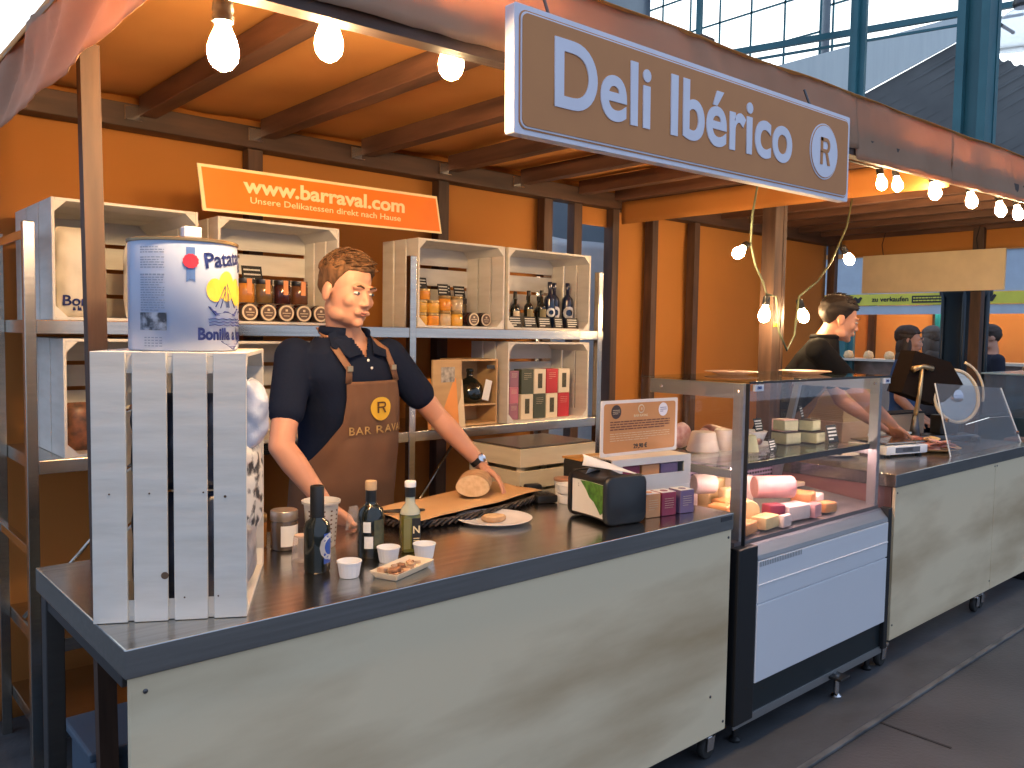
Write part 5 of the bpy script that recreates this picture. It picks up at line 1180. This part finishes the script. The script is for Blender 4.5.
def head_geo(mb, M, neck_from):
    E_ = lambda c, r: mb.ell(c, r, M=M, u=24, v=16)
    E_((0, .014, .036), (.077, .097, .090)); E_((0, -.022, -.016), (.064, .074, .098)); E_((0, -.030, -.072), (.051, .056, .042)); E_((0, -.072, -.096), (.021, .020, .018))
    for s in (-1, 1):
        E_((s*.030, -.086, .022), (.024, .012, .009)); E_((s*.040, -.062, -.026), (.022, .022, .022)); E_((s*.080, .012, -.010), (.009, .021, .032)); E_((s*.047, -.015, -.075), (.018, .040, .026))
        E_((s*.010, -.101, -.036), (.0075, .009, .0065)); E_((s*.017, -.090, -.062), (.016, .010, .010))
    a = [M @ Vector(v) for v in ((0, -.086, .016), (0, -.098, -.006), (0, -.109, -.031))]
    mb.tube(a, [.008, .008, .0095], 12); mb.ell((0, -.108, -.032), (.0100, .0105, .0085), M=M)
    mb.capsule(M @ Vector((0, .022, -.055)), neck_from, .056, .062, 20)
def eyes_etc(par, M, gender_hair=(.12, .07, .03)):
    for s in (-1, 1):
        MB().ell((s*.0305, -.0845, .003), (.0125, .0110, .0052), M=M).build('eye', eye_w, par, True); MB().ell((s*.0305, -.0940, .003), (.0052, .0022, .0048), M=M).build('iris', iris, par, True)
        MB().tube([M @ Vector(v) for v in ((s*.013, -.097, .022), (s*.030, -.0985, .028), (s*.048, -.088, .023))], [.003, .0036, .002], 8).build('eyebrow', mat('brow_%s' % str(gender_hair[0]).replace('.', ''), gender_hair, .8), par, True)
    m = MB(); m.tube([M @ Vector(v) for v in ((-.024, -.088, -.063), (-.010, -.0985, -.060), (0, -.0995, -.0615), (.010, -.0985, -.060), (.024, -.088, -.063))], [.0015, .0030, .0028, .0030, .0015], 8)
    m.tube([M @ Vector(v) for v in ((-.022, -.088, -.065), (0, -.0975, -.0695), (.022, -.088, -.065))], [.0015, .0038, .0015], 8); m.build('lips', lip, par, True)
def hair_geo(par, M, m_, seed=1, long=0, front=.078, vol=1.0, n_tuft=260):
    b = MB(); bmesh.ops.create_icosphere(b.b, subdivisions=5, radius=1)
    for v in b.b.verts:
        d = v.co.normalized(); p = Vector((d.x*.0835*vol, .020+d.y*.105*vol, .040+d.z*.094*vol)); y = p.y
        hl = front-.010 if y < -.055 else (lerp(front-.010, .012, (y+.055)/.04) if y < -.015 else (lerp(.012, -.018, (y+.015)/.02) if y < .005 else (.018 if y < .028 else lerp(.0, -.068, min((y-.028)/.045, 1)))))
        q = p.copy(); nn = noise.noise(Vector((p.x*55, p.y*18, p.z*40+seed)))*.005+noise.noise(Vector((p.x*18, p.y*14, p.z*18+seed)))*.006
        if p.z < hl and not (long and y > .0): 
            k = min(1, (hl-p.z)/.010); q = Vector((d.x*lerp(.0835*vol, .060, k), .020+d.y*lerp(.105*vol, .075, k), .04+d.z*lerp(.094, .07, k))); nn *= (1-k)
        elif p.z > .06: q += d*.006*vol
        v.co = M @ (q+d*nn)
    o_ = b.build('hair', m_, par, True)
    if long:
        b = MB(); b.ell((0, .045, -.06), (.085, .060, .12), M=M); b.ell((-.062, .02, -.07), (.03, .05, .12), M=M); b.ell((.062, .02, -.07), (.03, .05, .12), M=M); b.ell((0, .05, -.15), (.09, .05, .08), M=M); b.build('hair_length', m_, par, True)
    if n_tuft:
        rnd = random.Random(seed); b = MB()
        for k in range(n_tuft):
            th = rnd.uniform(-math.pi, math.pi); z = rnd.uniform(.30, .98); rr_ = (1-z*z)**.5; d = Vector((rr_*math.sin(th), -rr_*math.cos(th), z))
            p = Vector((d.x*.083, .020+d.y*.104, .044+d.z*.098))
            if p.y < -.05 and p.z < front: continue
            t_ = Vector((.35+rnd.uniform(-.3, .3), -.55+rnd.uniform(-.3, .3), .25)); t_ = (t_-d*t_.dot(d)*.75).normalized()
            b.tube([M @ p, M @ (p+t_*.014+d*.005), M @ (p+t_*.028+d*.004)], [.0035, .0028, .0006], 5)
        b.build('hair_tufts', m_, par, True)
def legs(mb, hipL, hipR, kL, kR, aL, aR, fw, r=1.0):
    for h, k, a in ((hipL, kL, aL), (hipR, kR, aR)):
        mb.capsule(h, k, .088*r, .060*r, 18); mb.capsule(k, a, .058*r, .040*r, 18)
def shoes(par, ank, fw, m_):
    for a in ank:
        a = Vector(a); f = Vector(fw); b = MB(); b.capsule(a-f*.03+Vector((0, 0, -.035)), a+f*.13+Vector((0, 0, -.045)), .042, .036, 16); b.capsule(a+Vector((0, 0, .0)), a+Vector((0, 0, -.03)), .045, .045, 16)
        q = b.build('shoe', m_, par); remesh(q, .008, 2)
        for v in q.data.vertices: v.co.z = max(v.co.z, 0.0)
def figure(label, loc, J, rings, ang, head, head_rot, hairm, skinm, shirtm, pantm, sleeve=.55, vox=.0058, hands=None, long=0, front=.078, tuft=200, detail=True, seed=1, shirt_off=.013, tors_hem=.80, vneck=None):
    """J: joints in world space -> the person's own frame"""
    t = thing('person', label, 'person', loc); lo = Vector(loc); J = {k: Vector(v)-lo for k, v in J.items()}
    T = Torso([(z-lo.z, x-lo.x, y-lo.y, a, b) for z, x, y, a, b in rings], ang)
    zs = [r[0] for r in T.r]
    MH = Matrix.Translation(Vector(head)-lo) @ Matrix.Rotation(head_rot[0], 4, 'Z') @ Matrix.Rotation(head_rot[1], 4, 'X') @ Matrix.Rotation(head_rot[2], 4, 'Y')
    b = MB(); T.shell(b, zs[0]+.01, zs[-1], -.002); head_geo(b, MH, J['neck'])
    for s in 'RL':
        sh, el, wr = J['sh'+s], J['el'+s], J['wr'+s]; md = el.lerp(wr, .28)
        b.capsule(sh, el, .054, .041, 16); b.capsule(el, md, .041, .0425, 16); b.capsule(md, wr, .0425, .0265, 16); b.ell(sh, (.060, .060, .058))
        if hands: hand(b, wr, *hands[s])
        else: b.ell(wr+(wr-el).normalized()*.07, (.04, .03, .07))
    legs(b, J['hipL'], J['hipR'], J['knL'], J['knR'], J['anL'], J['anR'], T.F)
    q = b.build('body', skinm, t); remesh(q, vox, 3, .5)
    if detail: eyes_etc(t, MH, tuple(c*.5 for c in hairm.node_tree.nodes['Principled BSDF'].inputs['Base Color'].default_value[:3]))
    hair_geo(t, MH, hairm, seed, long, front, 1.0, tuft)
    b = MB(); T.shell(b, tors_hem-lo.z, zs[-1]-.015, shirt_off)
    for s in 'RL':
        sh, el = J['sh'+s], J['el'+s]; e = sh.lerp(el, sleeve); b.capsule(sh+Vector((0, 0, .002)), e, .068, .060, 18); b.ell(sh, (.070, .068, .066))
        if sleeve >= 1: b.capsule(el, J['wr'+s].lerp(el, .08), .052, .036, 16); b.ell(el, (.053, .053, .053))
    q = b.build('shirt', shirtm, t); remesh(q, max(.0075, vox), 3)
    if vneck:
        z0 = vneck-lo.z; bb_ = bmesh.new(); bb_.from_mesh(q.data); dl = []
        for f_ in bb_.faces:
            c_ = f_.calc_center_median(); x_, y_, a_, d_ = T.at(c_.z); r_ = c_-Vector((x_, y_, c_.z))
            if c_.z > z0 and r_.dot(T.F) > .01 and abs(r_.dot(T.L)) < (c_.z-z0)*.62+.003: dl.append(f_)
            elif c_.z > z0+.065: dl.append(f_)
        bmesh.ops.delete(bb_, geom=dl, context='FACES'); bb_.to_mesh(q.data); bb_.free(); q.modifiers.new('t', 'SOLIDIFY').thickness = .003
    b = MB(); legs(b, J['hipL'], J['hipR'], J['knL'], J['knR'], J['anL']-Vector((0, 0, .02)), J['anR']-Vector((0, 0, .02)), T.F, 1.14)
    x, y, a, bb = T.at(zs[0]); T.shell(b, zs[0]-.04, tors_hem-lo.z+.10, .008, m=8)
    q = b.build('trousers', pantm, t); remesh(q, .011, 2)
    shoes(t, (J['anL'], J['anR']), T.F, black_pl)
    return t, T, MH, J
navy_cloth = mat('navy_polo_cloth', (.009, .014, .034), .9, spec=.12, col2=(.008, .014, .034), scale=(60, 60, 60), bump=.15)
black_cloth = mat('black_polo_cloth', (.008, .008, .009), .9, spec=.12, scale=(60, 60, 60)); jeans = mat('dark_trousers', (.02, .025, .04), .9, spec=.1)
apron_m = mat('brown_apron_cloth', (.17, .085, .045), .8, col2=(.13, .062, .033), scale=(6, 6, 6), bump=.3, bscale=(9, 9, 4)); strap_m = mat('brown_strap', (.20, .10, .055), .6)
hair_br = mat('short_brown_blond_hair', (.20, .105, .05), .6, spec=.2, col2=(.075, .038, .018), scale=(60, 60, 20), contrast=(.35, .65)); hair_bk = mat('near_black_hair', (.014, .010, .009), .6, spec=.2, col2=(.022, .016, .013), scale=(60, 60, 20))
LOC1 = (1.58, 2.70, .012)
J1 = dict(neck=(1.50, 2.575, 1.545), shR=(1.325, 2.60, 1.475), shL=(1.695, 2.60, 1.475), elR=(1.225, 2.50, 1.19), elL=(1.905, 2.575, 1.245), wrR=(1.335, 2.405, 1.000), wrL=(2.045, 2.475, 1.060),
          hipL=(1.68, 2.73, .90), hipR=(1.49, 2.73, .90), knL=(1.69, 2.70, .50), knR=(1.47, 2.72, .50), anL=(1.70, 2.76, .10), anR=(1.45, 2.78, .10))
rings1 = [(.82, 1.585, 2.735, .170, .120), (.92, 1.58, 2.725, .182, .130), (1.05, 1.57, 2.695, .178, .135), (1.18, 1.562, 2.66, .172, .130), (1.32, 1.545, 2.63, .182, .126), (1.42, 1.525, 2.605, .196, .112), (1.49, 1.506, 2.595, .168, .090), (1.535, 1.502, 2.585, .105, .070), (1.565, 1.50, 2.578, .066, .062)]
HC1 = (1.475, 2.515, 1.700)
t, T1, MH1, j1 = figure('man in navy polo shirt and brown apron standing behind the long counter', LOC1, J1, rings1, R(17), HC1, (R(10), R(8), R(3)), hair_br, skin, navy_cloth, jeans, sleeve=.62, vox=.0052,
    hands={'R': ((.62, -.30, -.62), (.15, -.45, -.85), -1, 42, 1.0), 'L': ((.25, -.80, -.50), (-.35, -.15, -.92), -1, 24, 1.0)}, front=.086, tuft=260, seed=3, vneck=1.478)
lo = Vector(LOC1)
# apron as a curved sheet over the trunk
def ap(u, v):
    z = lerp(.50, 1.395, v)-lo.z; zw = z+lo.z
    half = R(128) if zw < 1.02 else (R(lerp(128, 84, (zw-1.02)/.10)) if zw < 1.12 else (R(lerp(84, 44, (zw-1.12)/.13)) if zw < 1.25 else R(lerp(44, 33, (zw-1.25)/.145))))
    th = lerp(-half, half, u); off = .026+.004*nz(u*9, zw*3, 0)
    if zw < .95: off += (.95-zw)*.06+.010*math.sin(u*26+1)*min(1, (.95-zw)*4)
    p = T1.P(max(z, .82-lo.z), th, off); p.z = z; return p
b = MB(); b.grid(ap, 60, 70); q = b.build('apron', apron_m, t, True); q.modifiers.new('t', 'SOLIDIFY').thickness = .002
for s in (-1, 1):
    th = R(31*s); z0 = 1.39-lo.z; pts_ = [T1.P(z0, th, .027), T1.P(1.44-lo.z, R(28*s), .026)+Vector((0, -.004, 0)), T1.P(1.50-lo.z, R(40*s), .026), Vector((1.50+s*.082, 2.565, 1.550))-lo, Vector((1.50+s*.070, 2.625, 1.575))-lo, Vector((1.50+s*.03, 2.655, 1.575))-lo]
    MB().tube(pts_, .013, 10, up=(0, -1, .3), flat=.22).build('apron_strap', strap_m, t, True)
    MB().box(-.010, .010, -.003, .003, -.009, .009, bev=.001).build('strap_buckle', MATS['old_brass'], t, loc=pts_[1]+Vector((0, -.006, 0)))
# logo and lettering follow the apron surface
gold = mat('gold_print', (.80, .48, .04), .5); goldt = mat('gold_lettering', (.66, .46, .18), .5)
def onap(x, z, off=.0325): a_ = T1.at(z-lo.z)[2]; return T1.P(z-lo.z, x/(a_*1.02), off)
pts_ = [( .036*math.cos(a*math.pi/14)*1.0, (.036*math.sin(a*math.pi/14) if a <= 14 else .048*math.sin(a*math.pi/14)*(1-.12*abs(math.cos(a*math.pi/14))))) for a in range(28)]
b = MB(); v = [onap(0, 1.302)]+[onap(x, 1.302+y) for x, y in pts_]; b._add(v, [(0, 1+i, 1+(i+1) % 28) for i in range(28)]); b.build('apron_badge', gold, t)
q = r_mark(Matrix.Identity(4), .036, mat('badge_dark_brown', (.12, .05, .02), .6), t, 'badge_letter')
for v_ in q.data.vertices: v_.co = onap(v_.co.x, 1.302+v_.co.y, .0345)
letters('BAR RAVAL', .040, goldt, t, fn=lambda c: onap(c.x, 1.222+c.y, .034), bold=.0004, xs=1.05, space=1.12)
# collar, placket, buttons
for s in (-1, 1):
    c = [T1.P(z-lo.z, R(th*s), of) for th, z, of in ((6, 1.488, .024), (24, 1.474, .030), (52, 1.512, .030), (78, 1.552, .022), (60, 1.572, .012), (24, 1.535, .016))]
    b = MB(); n_ = len(c); up_ = (T1.F*.003+Vector((0, 0, .003))); b._add([tuple(p) for p in c]+[tuple(p+up_) for p in c], [tuple(range(n_)), tuple(range(2*n_-1, n_-1, -1))]+[(i, (i+1) % n_, n_+(i+1) % n_, n_+i) for i in range(n_)]); b.build('collar', navy_cloth, t)
b = MB(); b.tube([T1.P(1.556-lo.z+.012*abs(math.sin(R(x/2))), R(x), .012) for x in range(40, 321, 20)], .010, 10, flat=1.6); b.build('collar_band', navy_cloth, t, True)
for z in (1.466, 1.440): MB().ell(T1.P(z-lo.z, R(0), .016), (.005, .003, .005)).build('button', white_pl, t, True)
# watch on the left wrist
wd = (j1['wrL']-j1['elL']).normalized(); Mw = Matrix.Translation(j1['wrL']-wd*.022) @ wd.to_track_quat('Z', 'Y').to_matrix().to_4x4()
MB().lathe([(.0275, -.011), (.0315, -.010), (.0315, .010), (.0275, .011)], n=28, M=Mw).build('watch_strap', black_pl, t, smooth=40)
fc = (Vector((-.25, -.75, .6))-wd*Vector((-.25, -.75, .6)).dot(wd)).normalized(); q = MB().lathe([(.016, 0), (.017, .003), (.016, .007), (.012, .008)], n=24, M=Matrix.Translation(j1['wrL']-wd*.022+fc*.029) @ fc.to_track_quat('Z', 'Y').to_matrix().to_4x4()).build('watch_case', chrome, t, smooth=40)

# second seller
LOC2 = (4.37, 2.66, .012)
J2 = dict(neck=(4.475, 2.365, 1.565), shR=(4.285, 2.31, 1.505), shL=(4.630, 2.50, 1.505), elR=(4.500, 2.14, 1.235), elL=(4.780, 2.42, 1.20), wrR=(4.735, 2.085, 1.085), wrL=(4.900, 2.24, 1.06),
          hipL=(4.460, 2.72, .88), hipR=(4.290, 2.62, .88), knL=(4.500, 2.68, .48), knR=(4.310, 2.60, .48), anL=(4.470, 2.76, .10), anR=(4.270, 2.66, .10))
rings2 = [(.80, 4.375, 2.68, .160, .112), (.90, 4.375, 2.67, .168, .118), (1.05, 4.385, 2.61, .158, .112), (1.20, 4.405, 2.53, .160, .115), (1.36, 4.435, 2.46, .182, .122), (1.46, 4.455, 2.41, .190, .112), (1.52, 4.462, 2.39, .155, .086), (1.56, 4.468, 2.375, .095, .066), (1.585, 4.472, 2.37, .062, .058)]
t, T2, MH2, j2 = figure('dark haired man in a black polo shirt working at the scale behind the second counter', LOC2, J2, rings2, R(30), (4.510, 2.31, 1.675), (R(44), R(14), 0), hair_bk, skin_b, black_cloth, jeans, sleeve=.6, vox=.0062,
    hands={'R': ((.80, .05, -.45), (.25, -.05, -.95), -1, 20, 1.0), 'L': ((.70, -.45, -.5), (0, 0, -1), 1, 20, 1.0)}, front=.080, tuft=160, seed=8)
lo = Vector(LOC2)
def ap2(u, v):
    z = lerp(.60, 1.36, v)-lo.z; zw = z+lo.z; half = R(110) if zw < 1.05 else R(lerp(110, 34, min(1, (zw-1.05)/.2)))
    return T2.P(max(z, .80-lo.z), lerp(-half, half, u), .024) if zw > .8 else T2.P(.80-lo.z, lerp(-half, half, u), .03)-Vector((0, 0, .8-zw))
b = MB(); b.grid(ap2, 40, 40); q = b.build('apron', apron_m, t, True); q.modifiers.new('t', 'SOLIDIFY').thickness = .002
for s in (-1, 1): MB().tube([T2.P(1.355-lo.z, R(30*s), .024), T2.P(1.43-lo.z, R(42*s), .022), T2.P(1.50-lo.z, R(60*s), .024), T2.P(1.565-lo.z, R(120*s), .022)], .010, 8, up=(0, -1, .3), flat=.25).build('apron_strap', strap_m, t, True)
b = MB(); b.tube([T2.P(1.575-lo.z, R(x), .012) for x in range(30, 331, 20)], .011, 10, flat=1.5); b.build('collar_band', black_cloth, t, True)

# customers beyond the open end of the stall
def bystander(label, x, y, head_z, yaw_, hairm, shirtm, long=0, seed=1, sleeve=1.0):
    sc = head_z-1.70; c, s_ = math.cos(yaw_), math.sin(yaw_)
    def W(a, b_, z): return (x+a*c-b_*s_, y+a*s_+b_*c, z+sc*(z/1.7))
    J = dict(neck=W(0, .02, 1.53), shR=W(-.175, .02, 1.44), shL=W(.175, .02, 1.44), elR=W(-.23, .03, 1.14), elL=W(.23, .03, 1.14), wrR=W(-.17, -.14, .96), wrL=W(.17, -.14, .96), hipL=W(.09, 0, .88), hipR=W(-.09, 0, .88), knL=W(.10, -.01, .48), knR=W(-.10, -.01, .48), anL=W(.10, .02, .10), anR=W(-.10, .02, .10))
    rg = [(.80, .155, .11), (.92, .165, .115), (1.08, .145, .105), (1.30, .165, .115), (1.40, .172, .10), (1.47, .14, .08), (1.52, .07, .06)]
    rings = [(z+sc*(z/1.7), x, y, a, b_) for z, a, b_ in rg]
    return figure(label, (x, y, .0), J, rings, yaw_, W(0, -.02, 1.675), (yaw_, R(4), 0), hairm, skin, shirtm, jeans, sleeve=sleeve, vox=.011, hands={'R': ((.2*c, -.8, -.5), (0, 0, -1), -1, 25, 1.0), 'L': ((-.2*c, -.8, -.5), (0, 0, -1), 1, 25, 1.0)}, long=long, tuft=0, seed=seed, tors_hem=.84)
blue_top = mat('blue_top_cloth', (.03, .09, .24), .8, col2=(.02, .06, .18)); dark_suit = mat('dark_blue_jacket', (.012, .016, .035), .85); grey_top = mat('grey_cloth', (.10, .10, .12), .85)
hair_d = mat('dark_brown_hair', (.06, .035, .025), .6, col2=(.03, .02, .015), scale=(50, 50, 20)); hair_g = mat('grey_brown_hair', (.14, .11, .09), .6)
bystander('woman with long dark hair and a blue top beyond the slicer', 7.52, 3.22, 1.585, R(20), hair_d, blue_top, 1, 4, .5)
bystander('person with brown hair half hidden behind the black iron column', 8.55, 3.42, 1.60, R(150), hair_g, grey_top, 1, 5)
bystander('person in a dark blue jacket seen from behind, right of the iron column', 9.30, 3.14, 1.625, R(215), hair_d, dark_suit, 0, 6)

# ============================================================ MARKET STALL BEYOND (through the open end)
X0 = 11.0
t = thing('food_stand', 'bright food stand with yellow banner and orange back wall beyond the open stall end', 'stand', (X0, 4.4, 0)); o = (X0, 4.4)
def fp(x0, x1, y0, y1, z0, z1, name, m_): return MB().box(x0-o[0], x1-o[0], y0-o[1], y1-o[1], z0, z1).build(name, m_, t)
wall_o = mat('stand_orange_wall', (.72, .32, .10), .8, col2=(.66, .27, .08), scale=(2, 2, 2)); fas = mat('pale_fascia', (.55, .66, .78), .6)
fp(12.7, 12.75, 2.2, 6.6, 0, 2.7, 'rear_wall', wall_o); fp(X0, 12.7, 6.55, 6.6, 0, 2.7, 'side_wall', wall_o); fp(X0-.05, 12.75, 2.2, 6.6, 2.66, 2.72, 'roof_board', wall_o)
fp(X0-.03, X0, 2.2, 6.6, 2.17, 2.72, 'fascia', fas); fp(X0-.04, X0, 2.2, 6.6, 2.02, 2.165, 'banner', mat('yellow_banner', (.85, .80, .10), .5))
fp(X0+.02, X0+.10, 2.4, 6.4, 1.97, 2.0, 'strip_light', emis('cool_strip_light', (.80, .92, 1.0), 6.0)); fp(X0-.02, X0+.02, 2.2, 6.6, 1.90, 2.015, 'light_housing', fas)
Mx = lambda y, z: Matrix.Translation((-.045, y-o[1], z)) @ Matrix.Rotation(R(-90), 4, 'Z') @ Matrix.Rotation(R(90), 4, 'X')
letters('zu verkaufen', .085, ink, t, Mx(4.93, 2.095), bold=.002, xs=1.1); 
m_ = MB(); m_.box(-.27, .27, -.045, .045, 0, .002, M=Mx(4.38, 2.09)); m_.build('black_band', ink, t); lines_text(2, .50, .07, MATS['yellow_banner'], t, Mx(4.38, 2.09) @ Matrix.Translation((0, 0, .003)), 3, lw=.016)
for y in (5.36, 3.72): MB().prism([(-.06, .03), (-.035, .045), (0, .02), (.035, .045), (.06, .03), (.02, -.04), (-.02, -.04)], .002, M=Mx(y, 2.09)).build('emblem', ink, t)
fp(X0, X0+.5, 2.2, 6.6, .02, 1.0, 'counter_body', mat('stand_counter_front', (.40, .30, .24), .5)); fp(X0-.05, X0+.55, 2.2, 6.6, 1.28, 1.31, 'counter_top', mat('pale_counter_top', (.70, .62, .52), .4)); fp(X0+.4, X0+.45, 2.2, 6.6, 1.0, 1.28, 'glass_front', mat('stand_display', (.30, .22, .16), .3, col2=(.5, .35, .3), scale=(9, 9, 9)))
for y in (5.95, 5.0, 3.6, 2.9): fp(12.62, 12.69, y-.05, y+.05, 0, 2.66, 'stud', post_wood)
fp(12.4, 12.69, 2.3, 3.6, 1.85, 1.89, 'wall_shelf', post_wood)
for y in (5.5, 4.5, 3.3): MB().lathe([(.13, 0), (.13, .01), (0, .012)], n=14).build('added_fill_lamp', emis('stand_fill_light', (1, .72, .42), 60.0), t, loc=(1.0, y-o[1], 2.62))  # unseen glowing discs added to brighten the stand's interior
m_ = MB(); m_.grid(lambda u, v: (.12+.03*math.sin(u*14), 4.42-o[1]-.30*u, 1.55+.42*v+.03*math.sin(u*3.1)), 16, 10); q = m_.build('green_cloth', mat('teal_green_cloth', (.05, .38, .28), .7), None, True, loc=(X0, o[1], 0)); q.modifiers.new('t', 'SOLIDIFY').thickness = .003
tag(q, 'teal green cloth hanging in the food stand, left of the iron column', 'cloth')
rnd = random.Random(9)
for k in range(7):
    q = MB().lathe([(.05, 0), (.07, .03), (.05, .09), (0, .11)], n=14).build('bread_bun', MATS['bread_crumb'], None, True, loc=(X0+.12, 6.1-.28*k, 1.3105)); tag(q, 'round bread bun on the pale counter of the food stand', 'bun', 'buns on the food stand counter')
# next vendor's glass case with bread, at the right edge
t = thing('glass_display_case', 'bluish glass display case with flat bread on top, at the right edge', 'display case', (8.55, 2.3, 0)); g2 = glass('bluish_case_glass', (.55, .75, .85), 1.5, .05, .10)
MB().box(-.6, .9, -.45, .45, 0, .92, bev=.01).build('case_base', mat('case_dark_teal', (.03, .07, .09), .4), t)
for x0, x1, y0, y1 in ((-.58, -.57, -.43, .43), (.87, .88, -.43, .43), (-.57, .87, -.43, -.42), (-.57, .87, .42, .43)): MB().box(x0, x1, y0, y1, .921, 1.28).build('glass_pane', g2, t)
MB().box(-.60, .90, -.45, .45, 1.281, 1.295, bev=.002).build('case_top', mat('pale_green_glass_top', (.45, .58, .56), .2), t); MB().box(-.55, .85, -.4, .4, 1.10, 1.11).build('inner_shelf', gl_green, t)
for k in range(4):
    q = MB().ell((0, 0, .045), (.26, .12, .045)).build('flat_bread', MATS['floured_crust'], None, True, loc=(8.15+.27*k, 2.35-.05*k+.03*(k % 2), 1.2955+.075*(k % 2)), rot=(0, 0, R(30*k))); tag(q, 'flat floured bread on the glass case at the right edge, %s from the left' % PR[k], 'bread')
